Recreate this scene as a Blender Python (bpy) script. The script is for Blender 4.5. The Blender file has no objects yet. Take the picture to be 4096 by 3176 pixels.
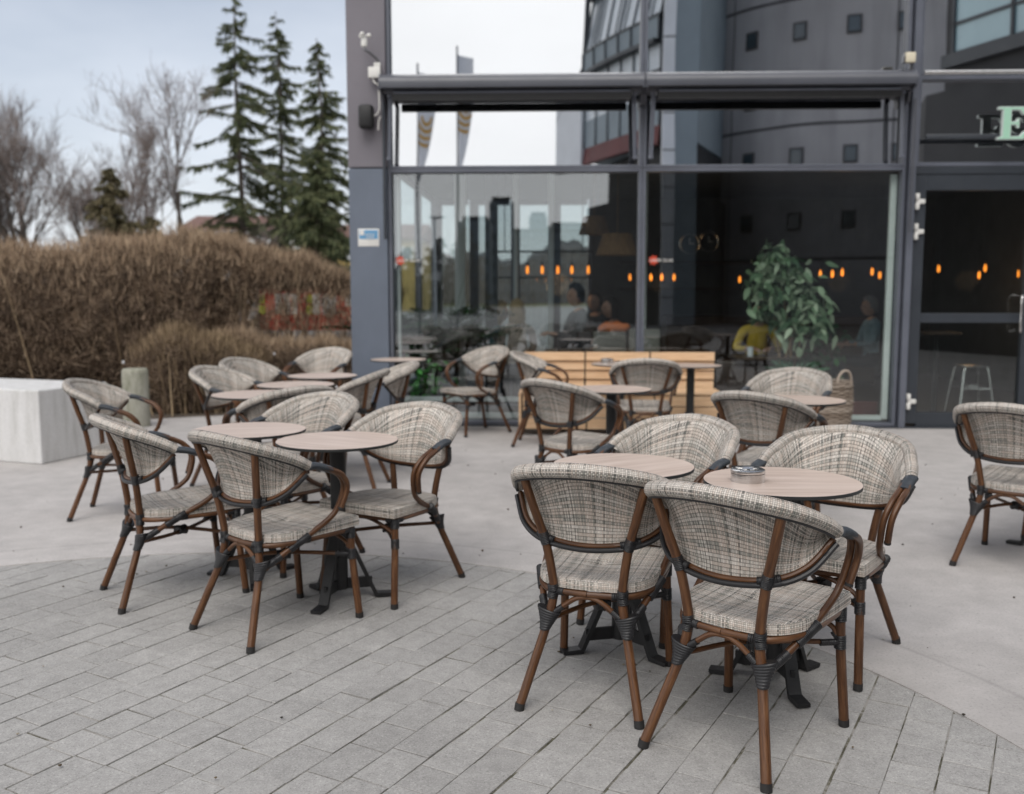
import bpy, bmesh, math, random
import numpy as np
from math import sin, cos, pi, radians
from mathutils import Vector, Matrix
random.seed(7); rng = np.random.default_rng(7)
S = bpy.context.scene; COL = S.collection

# ------------------------------------------------------------------ node helpers
class NT:
    def __init__(s, nt): s.nt = nt
    def n(s, kind, props=None, **ins):
        nd = s.nt.nodes.new('ShaderNode' + kind)
        for k, v in (props or {}).items(): setattr(nd, k, v)
        for k, v in ins.items():
            key = int(k[1:]) if k[0] == '_' and k[1:].isdigit() else k.replace('_', ' ')
            s.set(nd.inputs[key], v)
        return nd
    def set(s, sock, v):
        if isinstance(v, bpy.types.NodeSocket): s.nt.links.new(v, sock)
        elif isinstance(v, bpy.types.Node): s.nt.links.new(v.outputs[0], sock)
        elif isinstance(v, (tuple, list)) and len(v) == 3 and sock.type == 'RGBA': sock.default_value = (*v, 1)
        else: sock.default_value = v
    def math(s, op, a, b=0.0, c=0.0, clamp=False):
        nd = s.nt.nodes.new('ShaderNodeMath'); nd.operation = op; nd.use_clamp = clamp
        s.set(nd.inputs[0], a); s.set(nd.inputs[1], b); s.set(nd.inputs[2], c); return nd.outputs[0]
    def mix(s, f, a, b, mode='MIX'):
        nd = s.nt.nodes.new('ShaderNodeMix'); nd.data_type = 'RGBA'; nd.blend_type = mode
        s.set(nd.inputs[0], f); s.set(nd.inputs[6], a); s.set(nd.inputs[7], b); return nd.outputs[2]
    def ramp(s, f, stops, interp='LINEAR'):
        nd = s.nt.nodes.new('ShaderNodeValToRGB'); cr = nd.color_ramp; cr.interpolation = interp
        while len(cr.elements) < len(stops): cr.elements.new(0.5)
        for e, (p, c) in zip(cr.elements, stops):
            e.position = p; e.color = (*c, 1) if not isinstance(c, (int, float)) else (c, c, c, 1)
        s.set(nd.inputs[0], f); return nd.outputs[0]
    def noise(s, vec, scale, detail=3, rough=.55, dim='3D'):
        nd = s.nt.nodes.new('ShaderNodeTexNoise'); nd.noise_dimensions = dim
        if vec is not None: s.set(nd.inputs['Vector'], vec)
        nd.inputs['Scale'].default_value = scale; nd.inputs['Detail'].default_value = detail
        nd.inputs['Roughness'].default_value = rough; return nd.outputs[0]
    def vmul(s, vec, v):
        nd = s.nt.nodes.new('ShaderNodeVectorMath'); nd.operation = 'MULTIPLY'
        s.set(nd.inputs[0], vec); nd.inputs[1].default_value = v; return nd.outputs[0]
    def obj(s): return s.n('TexCoord').outputs['Object']
    def uv(s): return s.n('TexCoord').outputs['UV']
    def island(s): return s.n('NewGeometry').outputs['Random Per Island']

def material(name, color=(.5, .5, .5), rough=.6, metal=0.0, spec=.5, coat=0.0):
    m = bpy.data.materials.new(name); m.use_nodes = True; nt = m.node_tree
    b = nt.nodes['Principled BSDF']
    b.inputs['Base Color'].default_value = (*color, 1); b.inputs['Roughness'].default_value = rough
    b.inputs['Metallic'].default_value = metal; b.inputs['Specular IOR Level'].default_value = spec
    b.inputs['Coat Weight'].default_value = coat
    return m, NT(nt), b
def mottled(name, color, rough=.6, amount=.25, scale=6.0, metal=0.0, spec=.5, stretch=(1, 1, 1), coat=0.0, bump=0.0, roughvar=.12):
    """a plain surface with soft uneven tone, so nothing is perfectly flat"""
    m, T, b = material(name, color, rough, metal, spec, coat)
    v = T.vmul(T.obj(), stretch); n1 = T.noise(v, scale, 5, .6)
    lo = tuple(c * (1 - amount) for c in color); hi = tuple(min(1, c * (1 + amount)) for c in color)
    T.set(b.inputs['Base Color'], T.ramp(n1, [(.3, lo), (.7, hi)]))
    T.set(b.inputs['Roughness'], T.math('MULTIPLY_ADD', T.noise(v, scale * 2.7, 3), roughvar * 2, rough - roughvar))
    if bump:
        bp = T.n('Bump', Strength=bump, Distance=.004, Height=T.noise(v, scale * 12, 3)); T.set(b.inputs['Normal'], bp.outputs[0])
    return m
def emitter(name, color, strength):
    m, T, b = material(name, color); b.inputs['Emission Color'].default_value = (*color, 1); b.inputs['Emission Strength'].default_value = strength
    return m
def by_island(name, stops, rough=.75, noise=0.0):
    m, T, b = material(name, rough=rough, spec=.25)
    T.set(b.inputs['Base Color'], T.ramp(T.island(), stops)); return m

# ------------------------------------------------------------------ materials
def make_fabric():
    m, T, b = material('woven_fabric', rough=.62, spec=.3)
    sp = T.n('SeparateXYZ', Vector=T.vmul(T.uv(), (168, 168, 0))); u, v = sp.outputs[0], sp.outputs[1]
    cu, cv = T.math('FLOOR', u), T.math('FLOOR', v)
    warp = [(0, (.77, .71, .645)), (.34, (.65, .56, .49)), (.56, (.50, .46, .41)), (.76, (.30, .30, .265)), (.91, (.12, .12, .11))]
    weft = [(0, (.81, .745, .68)), (.36, (.70, .595, .515)), (.62, (.57, .525, .47)), (.84, (.36, .35, .315)), (.95, (.13, .13, .12))]
    def thread(c, along, k, stops, seg_len):
        r = T.n('TexWhiteNoise', {'noise_dimensions': '1D'}, W=T.math('ADD', c, k)).outputs[0]
        seg = T.math('FLOOR', T.math('MULTIPLY_ADD', r, 9.0, T.math('MULTIPLY', along, seg_len)))
        cb = T.n('CombineXYZ', X=T.math('ADD', c, k), Y=seg)
        w = T.n('TexWhiteNoise', {'noise_dimensions': '2D'}, Vector=cb.outputs[0]).outputs[0]
        return T.ramp(w, stops, 'CONSTANT')
    A, B = thread(cu, v, .5, warp, .008), thread(cv, u, 77.5, weft, .011)
    chk = T.math('FLOORED_MODULO', T.math('ADD', cu, cv), 2.0)
    eu = T.math('ABSOLUTE', T.math('MULTIPLY_ADD', T.math('FRACT', u), 2.0, -1.0))
    ev = T.math('ABSOLUTE', T.math('MULTIPLY_ADD', T.math('FRACT', v), 2.0, -1.0))
    e = T.math('MAXIMUM', T.math('MULTIPLY', eu, T.math('MULTIPLY_ADD', chk, .12, .88)), T.math('MULTIPLY', ev, T.math('MULTIPLY_ADD', chk, -.12, 1.0)))
    cell = T.n('TexWhiteNoise', {'noise_dimensions': '2D'}, Vector=T.n('CombineXYZ', X=cu, Y=cv).outputs[0]).outputs[0]
    oi = T.n('ObjectInfo').outputs['Random']
    col = T.mix(.45, T.mix(.5, B, A), T.mix(chk, B, A)); col = T.mix(1.0, col, T.ramp(cell, [(0, .90), (1, 1.10)]), 'MULTIPLY')
    col = T.mix(1.0, col, T.ramp(oi, [(0, .76), (1, .92)]), 'MULTIPLY')
    # broad patches where darker or paler yarn was used
    patch = T.noise(T.vmul(T.uv(), (9, 5, 0)), 1.0, 2, .5, '2D')
    col = T.mix(1.0, col, T.ramp(patch, [(.36, .90), (.62, 1.06)]), 'MULTIPLY')
    groove = T.ramp(e, [(.58, 1.0), (.94, .26)])
    T.set(b.inputs['Base Color'], T.mix(1.0, col, groove, 'MULTIPLY'))
    hgt = T.math('SUBTRACT', 1.0, T.math('MULTIPLY', e, e))
    T.set(b.inputs['Normal'], T.n('Bump', Strength=.35, Distance=.002, Height=hgt).outputs[0])
    return m
def make_cane():
    m, T, b = material('lacquered_cane', rough=.40, spec=.4)
    v = T.vmul(T.uv(), (55, 5, 0)); n1 = T.noise(v, 1.6, 6, .65, '2D'); n2 = T.noise(T.vmul(T.uv(), (9, 3, 0)), 2.0, 3)
    c1 = T.ramp(n1, [(.28, (.036, .0135, .0055)), (.52, (.098, .040, .0150)), (.75, (.170, .079, .033))])
    c2 = T.mix(T.ramp(n2, [(.35, 0.0), (.7, .5)]), c1, (.068, .030, .014))
    scuff = T.math('MULTIPLY', T.ramp(T.noise(T.vmul(T.obj(), (60, 60, 9)), 1.0, 4, .7), [(.70, 0.0), (.76, 1.0)]), .35)
    c2 = T.mix(scuff, c2, (.30, .22, .16)); c2 = T.mix(1.0, c2, T.ramp(T.n('ObjectInfo').outputs['Random'], [(0, .84), (1, 1.14)]), 'MULTIPLY')
    T.set(b.inputs['Base Color'], c2); T.set(b.inputs['Roughness'], T.math('MULTIPLY_ADD', n1, .2, .27))
    T.set(b.inputs['Normal'], T.n('Bump', Strength=.15, Distance=.001, Height=n1).outputs[0]); return m
def make_tabletop():
    m, T, b = material('oak_laminate', rough=.34, spec=.5)
    v = T.vmul(T.obj(), (2.2, 26, 1)); n1 = T.noise(v, 1.0, 6, .62); n2 = T.noise(T.vmul(T.obj(), (.8, 5, 1)), 1.3, 3)
    c = T.ramp(n1, [(.28, (.45, .345, .29)), (.5, (.59, .475, .41)), (.74, (.69, .575, .51))])
    c = T.mix(T.ramp(n2, [(.4, 0.0), (.7, .35)]), c, (.44, .33, .265))
    T.set(b.inputs['Base Color'], c); T.set(b.inputs['Roughness'], T.math('MULTIPLY_ADD', n1, .14, .29)); return m
def make_paver():
    m, T, b = material('grey_paver', rough=.85, spec=.25)
    o = T.obj(); big = T.noise(o, 1.1, 4); mid = T.noise(o, 18, 4, .7); fine = T.noise(o, 150, 4, .85)
    isl = T.island()
    base = T.ramp(isl, [(0, (.345, .334, .323)), (.5, (.366, .355, .343)), (1, (.388, .376, .363))])
    c = T.mix(1.0, base, T.ramp(mid, [(.3, .86), (.7, 1.08)]), 'MULTIPLY')
    c = T.mix(1.0, c, T.ramp(fine, [(.30, .30), (.42, .90), (.58, 1.03), (.70, 1.7)]), 'MULTIPLY')
    c = T.mix(1.0, c, T.ramp(big, [(.35, .90), (.65, 1.06)]), 'MULTIPLY')
    T.set(b.inputs['Base Color'], c)
    T.set(b.inputs['Normal'], T.n('Bump', Strength=.5, Distance=.0025, Height=T.math('ADD', fine, T.math('MULTIPLY', mid, .8))).outputs[0]); return m
def make_slab():
    m, T, b = material('cast_concrete', rough=.8, spec=.3)
    o = T.obj(); big = T.noise(o, .55, 5, .6); mid = T.noise(o, 5, 5, .65); fine = T.noise(o, 85, 4, .85); pit = T.noise(o, 34, 3, .7)
    wear = T.noise(o, .8, 3)
    c = T.ramp(big, [(.3, (.40, .378, .365)), (.52, (.472, .446, .432)), (.75, (.53, .502, .488))])
    c = T.mix(1.0, c, T.ramp(mid, [(.3, .84), (.7, 1.06)]), 'MULTIPLY')
    c = T.mix(1.0, c, T.ramp(fine, [(.28, .50), (.44, .95), (.62, 1.02), (.75, 1.25)]), 'MULTIPLY')
    # a trowelled border strip follows the round, with a faint edge
    off = T.nt.nodes.new('ShaderNodeVectorMath'); off.operation = 'DISTANCE'; T.set(off.inputs[0], o); off.inputs[1].default_value = (-1.5, 2.05, 0)
    rad = off.outputs['Value']; edge = T.ramp(T.math('ABSOLUTE', T.math('SUBTRACT', T.math('MULTIPLY_ADD', wear, .05, rad), 3.50)), [(.0, .84), (.018, 1.0)])
    strip = T.ramp(T.math('SUBTRACT', rad, 3.2), [(.25, 1.03), (.30, 1.0)])
    c = T.mix(1.0, T.mix(1.0, c, edge, 'MULTIPLY'), strip, 'MULTIPLY')
    pits = T.math('MULTIPLY', T.ramp(pit, [(.27, 1.0), (.36, 0.0)]), T.ramp(wear, [(.42, 0.0), (.6, 1.0)]))
    c = T.mix(T.math('MULTIPLY', pits, .65), c, (.12, .115, .105))
    T.set(b.inputs['Base Color'], c)
    T.set(b.inputs['Normal'], T.n('Bump', Strength=.3, Distance=.002, Height=fine).outputs[0]); return m
def make_glass(name, fac, tint):
    m = bpy.data.materials.new(name); m.use_nodes = True; nt = m.node_tree; T = NT(nt); nt.nodes.remove(nt.nodes['Principled BSDF'])
    tr = T.n('BsdfTransparent', Color=tint); gl = T.n('BsdfGlossy', Color=(.95, .97, 1.0), Roughness=.0)
    # the panes are never perfectly flat: a very slight slow ripple in the reflection
    bp = T.n('Bump', Strength=.06, Distance=.02, Height=T.noise(T.vmul(T.obj(), (1, 1, .6)), .9, 1)); T.set(gl.inputs['Normal'], bp.outputs[0])
    mx = T.n('MixShader', _0=fac, _1=tr, _2=gl); T.set(nt.nodes['Material Output'].inputs[0], mx.outputs[0]); return m
M = {}
M['fabric'] = make_fabric(); M['cane'] = make_cane(); M['top'] = make_tabletop(); M['paver'] = make_paver(); M['slab'] = make_slab()
M['wrap'] = mottled('black_binding', (.014, .014, .016), .42, .3, 40, roughvar=.08)
M['wrap_grey'] = mottled('charcoal_binding', (.030, .036, .044), .45, .25, 30)
M['rubber'] = mottled('black_rubber', (.016, .015, .015), .7, .3, 30)
M['edge'] = mottled('black_laminate_edge', (.02, .022, .022), .5, .2, 20)
M['black_metal'] = mottled('black_powder_coat', (.012, .012, .013), .5, .3, 25)
M['steel'] = mottled('brushed_steel', (.62, .61, .60), .24, .10, 9, metal=1, stretch=(1, 1, 18))
M['steel_dark'] = mottled('dark_steel', (.22, .22, .23), .35, .2, 9, metal=1)
M['frame'] = mottled('anthracite_frame', (.036, .042, .052), .42, .12, 3)
M['frame_light'] = mottled('grey_frame', (.115, .125, .155), .4, .12, 3)
M['awning'] = mottled('anthracite_awning_metal', (.072, .076, .092), .36, .1, 2)
M['col_up'] = mottled('mauve_grey_cladding', (.172, .160, .182), .55, .10, 1.3, roughvar=.05)
M['col_low'] = mottled('blue_grey_cladding', (.128, .152, .196), .5, .14, 1.6, stretch=(1, 1, .5), roughvar=.05)
M['glass_up'] = make_glass('coated_glass', .74, (.35, .38, .40)); M['glass_low'] = make_glass('clear_glass', .15, (.86, .89, .89)); M['glass_right'] = make_glass('clear_glass_right', .065, (.86, .89, .88))
M['white'] = mottled('white_plastic', (.72, .71, .68), .5, .06, 8)
M['white_frame'] = mottled('white_window_frame', (.80, .84, .83), .45, .06, 4)
M['black_plastic'] = mottled('black_plastic', (.012, .013, .014), .5, .2, 10)
M['bench'] = None
def make_plank(name, lo, mid, hi, axis=(3, 40, 40)):
    m, T, b = material(name, rough=.5, spec=.4)
    n1 = T.noise(T.vmul(T.obj(), axis), 1.0, 5, .6)
    c = T.ramp(n1, [(.25, lo), (.5, mid), (.78, hi)])
    c = T.mix(1.0, c, T.ramp(T.island(), [(0, .82), (1, 1.12)]), 'MULTIPLY')
    T.set(b.inputs['Base Color'], c); return m
M['bench'] = make_plank('larch_planks', (.50, .31, .175), (.68, .455, .275), (.76, .55, .365))
M['dark_wood'] = make_plank('dark_wood', (.030, .018, .012), (.05, .031, .021), (.08, .05, .034))
M['brown_leather'] = mottled('brown_leather', (.045, .026, .020), .45, .25, 8)
M['grey_wood'] = make_plank('weathered_grey_wood', (.13, .125, .11), (.19, .185, .165), (.25, .24, .22))
M['dark_cloth'] = mottled('dark_upholstery', (.024, .023, .027), .85, .2, 20)
def make_block():
    m, T, b = material('pale_concrete', rough=.88, spec=.25)
    o = T.obj(); run = T.noise(T.vmul(o, (5, 5, .7)), 2.2, 5, .6); spot = T.noise(o, 16, 4, .7); fine = T.noise(o, 90, 3, .8)
    c = T.ramp(run, [(.30, (.52, .515, .50)), (.50, (.64, .635, .63)), (.7, (.70, .695, .695))])
    c = T.mix(T.math('MULTIPLY', T.ramp(spot, [(.68, 0.0), (.74, 1.0)]), .45), c, (.33, .32, .27))
    c = T.mix(1.0, c, T.ramp(fine, [(.3, .82), (.65, 1.04)]), 'MULTIPLY'); T.set(b.inputs['Base Color'], c)
    T.set(b.inputs['Normal'], T.n('Bump', Strength=.6, Distance=.004, Height=T.math('ADD', fine, spot)).outputs[0]); return m
M['concrete_block'] = make_block()
M['bollard'] = None
def make_bollard():
    m, T, b = material('mossy_concrete', rough=.9, spec=.2)
    o = T.obj(); n = T.noise(T.vmul(o, (1, 1, .35)), 7, 5, .65); n2 = T.noise(o, 60, 3)
    c = T.ramp(n, [(.30, (.17, .175, .12)), (.48, (.33, .325, .27)), (.7, (.42, .41, .36))])
    T.set(b.inputs['Base Color'], T.mix(1.0, c, T.ramp(n2, [(.3, .85), (.7, 1.1)]), 'MULTIPLY')); return m
M['bollard'] = make_bollard()
M['soil'] = mottled('hedge_soil', (.085, .066, .050), .95, .45, 7, bump=.5)
M['asphalt'] = mottled('asphalt', (.20, .20, .198), .9, .25, .6)
M['lawn'] = mottled('winter_grass', (.10, .095, .05), .95, .4, 1.2)
M['snow'] = mottled('old_snow', (.74, .75, .79), .7, .08, 6)
M['bark'] = mottled('grey_bark', (.095, .078, .068), .9, .35, 6, stretch=(1, 1, .3))
M['birch_bark'] = mottled('pale_bark', (.33, .31, .29), .85, .3, 6, stretch=(1, 1, .5))
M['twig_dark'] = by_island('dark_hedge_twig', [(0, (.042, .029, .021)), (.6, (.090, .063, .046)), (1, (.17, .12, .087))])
M['twig'] = by_island('hedge_twig', [(0, (.095, .066, .047)), (.5, (.195, .138, .098)), (.82, (.30, .22, .155)), (1, (.46, .35, .255))])
M['shoot'] = by_island('tan_shoot', [(0, (.26, .182, .122)), (.5, (.42, .305, .205)), (1, (.56, .43, .30))])
M['stem'] = by_island('olive_stem', [(0, (.13, .092, .056)), (.5, (.26, .187, .115)), (1, (.45, .34, .215))])
M['tree_twig'] = by_island('bare_twig', [(0, (.12, .096, .086)), (.5, (.20, .165, .152)), (1, (.30, .255, .24))])
M['spruce'] = by_island('spruce_needles', [(0, (.036, .050, .024)), (.5, (.075, .092, .044)), (1, (.15, .155, .075))])
M['conifer'] = by_island('dull_conifer', [(0, (.060, .055, .028)), (.5, (.11, .095, .050)), (1, (.18, .145, .085))])
M['leaf'] = by_island('ficus_leaf', [(0, (.055, .11, .065)), (.5, (.19, .29, .17)), (1, (.46, .54, .40))], rough=.4)
M['palm'] = by_island('palm_leaf', [(0, (.010, .026, .012)), (.5, (.020, .055, .024)), (1, (.035, .12, .04))], rough=.45)
M['fern'] = by_island('fern_leaf', [(0, (.04, .12, .06)), (.5, (.08, .19, .11)), (1, (.20, .33, .24))], rough=.5)
M['ficus_stem'] = mottled('ficus_stem', (.30, .195, .11), .7, .25, 20)
M['wicker'] = by_island('wicker', [(0, (.10, .075, .055)), (.5, (.24, .19, .15)), (1, (.40, .34, .285))], rough=.7)
M['inside_wall'] = mottled('dark_plaster', (.075, .072, .070), .85, .2, 2)
M['inside_floor'] = make_plank('cafe_floor', (.035, .028, .022), (.055, .044, .034), (.08, .062, .05))
M['inside_ceiling'] = mottled('dark_ceiling', (.075, .078, .080), .9, .2, 2)
M['roof_red'] = mottled('red_roof_tiles', (.15, .085, .070), .8, .25, 3, stretch=(1, 4, 4))
M['wall_yellow'] = mottled('yellow_render', (.42, .31, .12), .85, .12, 2)
M['wall_white'] = mottled('white_render', (.66, .66, .66), .85, .08, 2)
M['red_print'] = mottled('red_banner_print', (.50, .045, .030), .6, .12, 4)
M['lime_print'] = mottled('lime_patch', (.55, .62, .03), .6, .1, 4)
M['mint'] = mottled('mint_letter_face', (.36, .62, .47), .4, .06, 6); M['mint_side'] = mottled('pale_letter_side', (.62, .70, .67), .35, .06, 6)
M['blue_print'] = mottled('blue_sticker_print', (.12, .31, .52), .5, .08, 30)
M['red_star'] = mottled('red_sticker_print', (.62, .07, .03), .5, .05, 30)
M['conc_bldg'] = None
def make_concrete_building():
    m, T, b = material('shuttered_concrete', rough=.85, spec=.25)
    o = T.obj(); n = T.noise(T.vmul(o, (1, 1, .12)), 1.1, 5, .6); n2 = T.noise(o, .25, 3)
    c = T.ramp(n, [(.3, (.42, .40, .395)), (.55, (.51, .485, .478)), (.8, (.56, .535, .527))])
    T.set(b.inputs['Base Color'], T.mix(1.0, c, T.ramp(n2, [(.3, .85), (.7, 1.1)]), 'MULTIPLY')); return m
M['conc_bldg'] = make_concrete_building()
M['joint'] = mottled('dark_joint', (.085, .08, .08), .9, .2, 3)
M['bldg_pane'] = mottled('tinted_pane', (.05, .07, .08), .08, .2, .5, spec=.9, roughvar=.02)
M['bldg_pane_light'] = mottled('sky_toned_pane', (.66, .71, .75), .3, .15, .4, spec=.6)  # sky reflection put into the pale base colour
M['bldg_frame'] = mottled('dark_mullion', (.06, .065, .072), .5, .15, 1)
M['bldg_grey'] = mottled('blue_grey_render', (.30, .35, .38), .7, .08, .6)
M['bldg_white'] = mottled('white_panel', (.86, .87, .89), .6, .07, .7)
M['soffit_red'] = mottled('dark_red_soffit', (.13, .025, .025), .6, .25, 1)
M['dark_bldg'] = mottled('dark_cladding', (.035, .035, .037), .7, .2, .5)
M['teal_pane'] = mottled('teal_pane', (.40, .56, .60), .12, .12, .3, spec=.8)
M['far_bldg'] = mottled('hazed_facade', (.16, .195, .22), .7, .25, .12, stretch=(1, 1, .3))  # bluish haze of distance mixed into the wall colour
M['flag_white'] = mottled('flag_white', (.88, .89, .92), .7, .06, 2); M['flag_gold'] = mottled('flag_gold', (.60, .34, .06), .7, .06, 2)
M['skin'] = mottled('skin', (.46, .27, .19), .55, .08, 10); M['eye'] = mottled('eye', (.03, .025, .02), .3, .1, 10)

# ------------------------------------------------------------------ mesh builder
def spline(pts, n=10):
    P = [np.array(p, float) for p in pts]; P = [2 * P[0] - P[1]] + P + [2 * P[-1] - P[-2]]; out = []
    for i in range(1, len(P) - 2):
        a, b, c, e = P[i - 1:i + 3]
        for t in np.linspace(0, 1, n, endpoint=False):
            out.append(.5 * (2 * b + (c - a) * t + (2 * a - 5 * b + 4 * c - e) * t * t + (3 * b - a - 3 * c + e) * t ** 3))
    out.append(P[-2]); return np.array(out)
class MB:
    def __init__(s): s.v = []; s.f = []; s.uv = []; s.mi = []; s.n = 0
    def add(s, verts, faces, uvs=None, mi=0):
        s.v.extend(tuple(map(float, p)) for p in verts); b = s.n; s.n += len(verts)
        for i, fc in enumerate(faces):
            s.f.append(tuple(b + k for k in fc)); s.mi.append(mi)
            s.uv.extend(uvs[i] if uvs else [(0, 0)] * len(fc))
        return s
    def tube(s, path, r, seg=10, caps=True, mi=0, flat=None):
        """round (or flattened: flat=(kx,ky) with a reference up) tube along a path; uv in metres"""
        P = np.array(path, float); n = len(P); R = np.full(n, r) if np.isscalar(r) else np.array(r, float)
        Tn = np.gradient(P, axis=0); Tn /= np.linalg.norm(Tn, axis=1)[:, None] + 1e-12
        up = np.array((0, 0, 1.)) if abs(Tn[0, 2]) < .9 else np.array((0, 1., 0))
        if flat: up = np.array(flat[2], float)
        nrm = np.cross(up, Tn[0]); nrm /= np.linalg.norm(nrm) + 1e-12; V = []; L = 0; Ls = []
        for i in range(n):
            nrm = nrm - Tn[i] * (nrm @ Tn[i]); nrm /= np.linalg.norm(nrm) + 1e-12; bi = np.cross(Tn[i], nrm)
            if i: L += np.linalg.norm(P[i] - P[i - 1])
            Ls.append(L)
            for k in range(seg):
                a = 2 * pi * k / seg; kx, ky = (flat[0], flat[1]) if flat else (1, 1)
                V.append(P[i] + R[i] * (nrm * cos(a) * kx + bi * sin(a) * ky))
        F = []; U = []; rm = float(R.mean())
        for i in range(n - 1):
            for k in range(seg):
                k2 = (k + 1) % seg; F.append((i * seg + k, i * seg + k2, (i + 1) * seg + k2, (i + 1) * seg + k))
                u0, u1 = 2 * pi * rm * k / seg, 2 * pi * rm * (k + 1) / seg
                U.append([(u0, Ls[i]), (u1, Ls[i]), (u1, Ls[i + 1]), (u0, Ls[i + 1])])
        if caps:
            F.append(tuple(range(seg))[::-1]); U.append([(.01 * cos(k), .01 * sin(k)) for k in range(seg)])
            F.append(tuple((n - 1) * seg + k for k in range(seg))); U.append([(.01 * cos(k), .01 * sin(k)) for k in range(seg)])
        return s.add(V, F, U, mi)
    def rib(s, path, r, pitch=.0062, seg=10, depth=.13, mi=0, flat=None):
        """wound binding: a tube whose radius ripples once per turn"""
        P = np.array(path, float); d = np.r_[0, np.cumsum(np.linalg.norm(np.diff(P, axis=0), axis=1))]
        n = max(9, int(d[-1] / pitch * 4)); t = np.linspace(0, d[-1], n)
        Q = np.stack([np.interp(t, d, P[:, k]) for k in range(3)], 1)
        R = np.interp(t, d, np.full(len(P), r) if np.isscalar(r) else r)
        R = R * (1 - depth + depth * np.abs(np.sin(pi * t / pitch)) * 1.4)
        return s.tube(Q, R, seg, True, mi, flat)
    def box(s, c, d, rot=None, mi=0, bevel=0.0):
        c = np.array(c, float); h = np.array(d, float) / 2
        if bevel > 0:
            bm = bmesh.new(); bmesh.ops.create_cube(bm, size=1)
            for v in bm.verts: v.co = Vector([v.co[k] * d[k] for k in range(3)])
            bmesh.ops.bevel(bm, geom=bm.edges[:], offset=bevel, segments=2, affect='EDGES', profile=.5)
            V = np.array([v.co[:] for v in bm.verts]); bm.verts.index_update(); F = [tuple(v.index for v in f.verts) for f in bm.faces]; bm.free()
        else:
            V = np.array([(x, y, z) for x in (-1, 1) for y in (-1, 1) for z in (-1, 1)]) * h
            F = [(0, 1, 3, 2), (4, 6, 7, 5), (0, 4, 5, 1), (2, 3, 7, 6), (0, 2, 6, 4), (1, 5, 7, 3)]
        if rot is not None: V = V @ np.array(rot.to_3x3()).T if hasattr(rot, 'to_3x3') else V @ np.array(rot).T
        return s.add(V + c, F, None, mi)
    def lathe(s, prof, c=(0, 0, 0), seg=32, mi=0, caps=True):
        V = []; F = []; n = len(prof)
        for r, z in prof:
            for k in range(seg): a = 2 * pi * k / seg; V.append((c[0] + r * cos(a), c[1] + r * sin(a), c[2] + z))
        for i in range(n - 1):
            for k in range(seg): k2 = (k + 1) % seg; F.append((i * seg + k, i * seg + k2, (i + 1) * seg + k2, (i + 1) * seg + k))
        if caps and prof[0][0] > 1e-5: F.append(tuple(range(seg))[::-1])
        if caps and prof[-1][0] > 1e-5: F.append(tuple((n - 1) * seg + k for k in range(seg)))
        return s.add(V, F, None, mi)
    def prism(s, poly, z0, z1, axis='z', mi=0):
        """extrude a 2-D polygon; axis y: poly is (x,z) and z0,z1 are y"""
        n = len(poly); mk = {'z': lambda p, h: (p[0], p[1], h), 'y': lambda p, h: (p[0], h, p[1]), 'x': lambda p, h: (h, p[0], p[1])}[axis]
        V = [mk(p, z0) for p in poly] + [mk(p, z1) for p in poly]
        F = [tuple(range(n))[::-1], tuple(range(n, 2 * n))] + [(k, (k + 1) % n, n + (k + 1) % n, n + k) for k in range(n)]
        return s.add(V, F, None, mi)
    def grid(s, G, uv=None, mi=0):
        G = np.array(G, float); a, b = G.shape[:2]; F = []; U = []
        for i in range(a - 1):
            for j in range(b - 1):
                F.append((i * b + j, i * b + j + 1, (i + 1) * b + j + 1, (i + 1) * b + j))
                if uv is not None: U.append([tuple(uv[i][j]), tuple(uv[i][j + 1]), tuple(uv[i + 1][j + 1]), tuple(uv[i + 1][j])])
        return s.add(G.reshape(-1, 3), F, U if uv is not None else None, mi)
    def build(s, name, mats, parent=None, smooth=True, angle=40, loc=(0, 0, 0), rz=0):
        me = bpy.data.meshes.new(name); me.from_pydata(s.v, [], s.f)
        if any(a or b for a, b in s.uv):
            ul = me.uv_layers.new(name='UVMap'); ul.data.foreach_set('uv', [c for p in s.uv for c in p])
        else:
            bm = bmesh.new(); bm.from_mesh(me); bmesh.ops.recalc_face_normals(bm, faces=bm.faces[:]); bm.to_mesh(me); bm.free()
        for m in (mats if isinstance(mats, (list, tuple)) else [mats]): me.materials.append(m)
        if any(s.mi): me.polygons.foreach_set('material_index', s.mi)
        if smooth:
            me.polygons.foreach_set('use_smooth', [True] * len(me.polygons)); me.set_sharp_from_angle(angle=radians(angle))
        me.update(); o = bpy.data.objects.new(name, me); COL.objects.link(o); o.location = loc; o.rotation_euler = (0, 0, rz)
        if parent: o.parent = parent
        return o
def raw(name, V, F, mat, parent=None, loc=(0, 0, 0)):
    """fast path for big foliage meshes: V (n,3) array, F (m,k) int array"""
    me = bpy.data.meshes.new(name); me.vertices.add(len(V)); me.vertices.foreach_set('co', np.asarray(V, np.float32).ravel())
    m, k = F.shape; me.loops.add(m * k); me.loops.foreach_set('vertex_index', F.astype(np.int32).ravel())
    me.polygons.add(m); me.polygons.foreach_set('loop_start', np.arange(0, m * k, k, dtype=np.int32))
    me.update(calc_edges=True); me.validate(); me.materials.append(mat)
    o = bpy.data.objects.new(name, me); COL.objects.link(o); o.location = loc
    if parent: o.parent = parent
    return o
def tag(o, label=None, cat=None, group=None, kind=None):
    if label: o['label'] = label
    if cat: o['category'] = cat
    if group: o['group'] = group
    if kind: o['kind'] = kind
    return o
def thing(name, label, cat, loc=(0, 0, 0), rz=0, group=None):
    o = bpy.data.objects.new(name, None); COL.objects.link(o); o.location = loc; o.rotation_euler = (0, 0, rz); o.empty_display_size = .1
    return tag(o, label, cat, group)
def copy_tree(o, parent=None):
    c = o.copy(); COL.objects.link(c); c.parent = parent
    for ch in list(o.children): copy_tree(ch, c)
    return c
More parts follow.
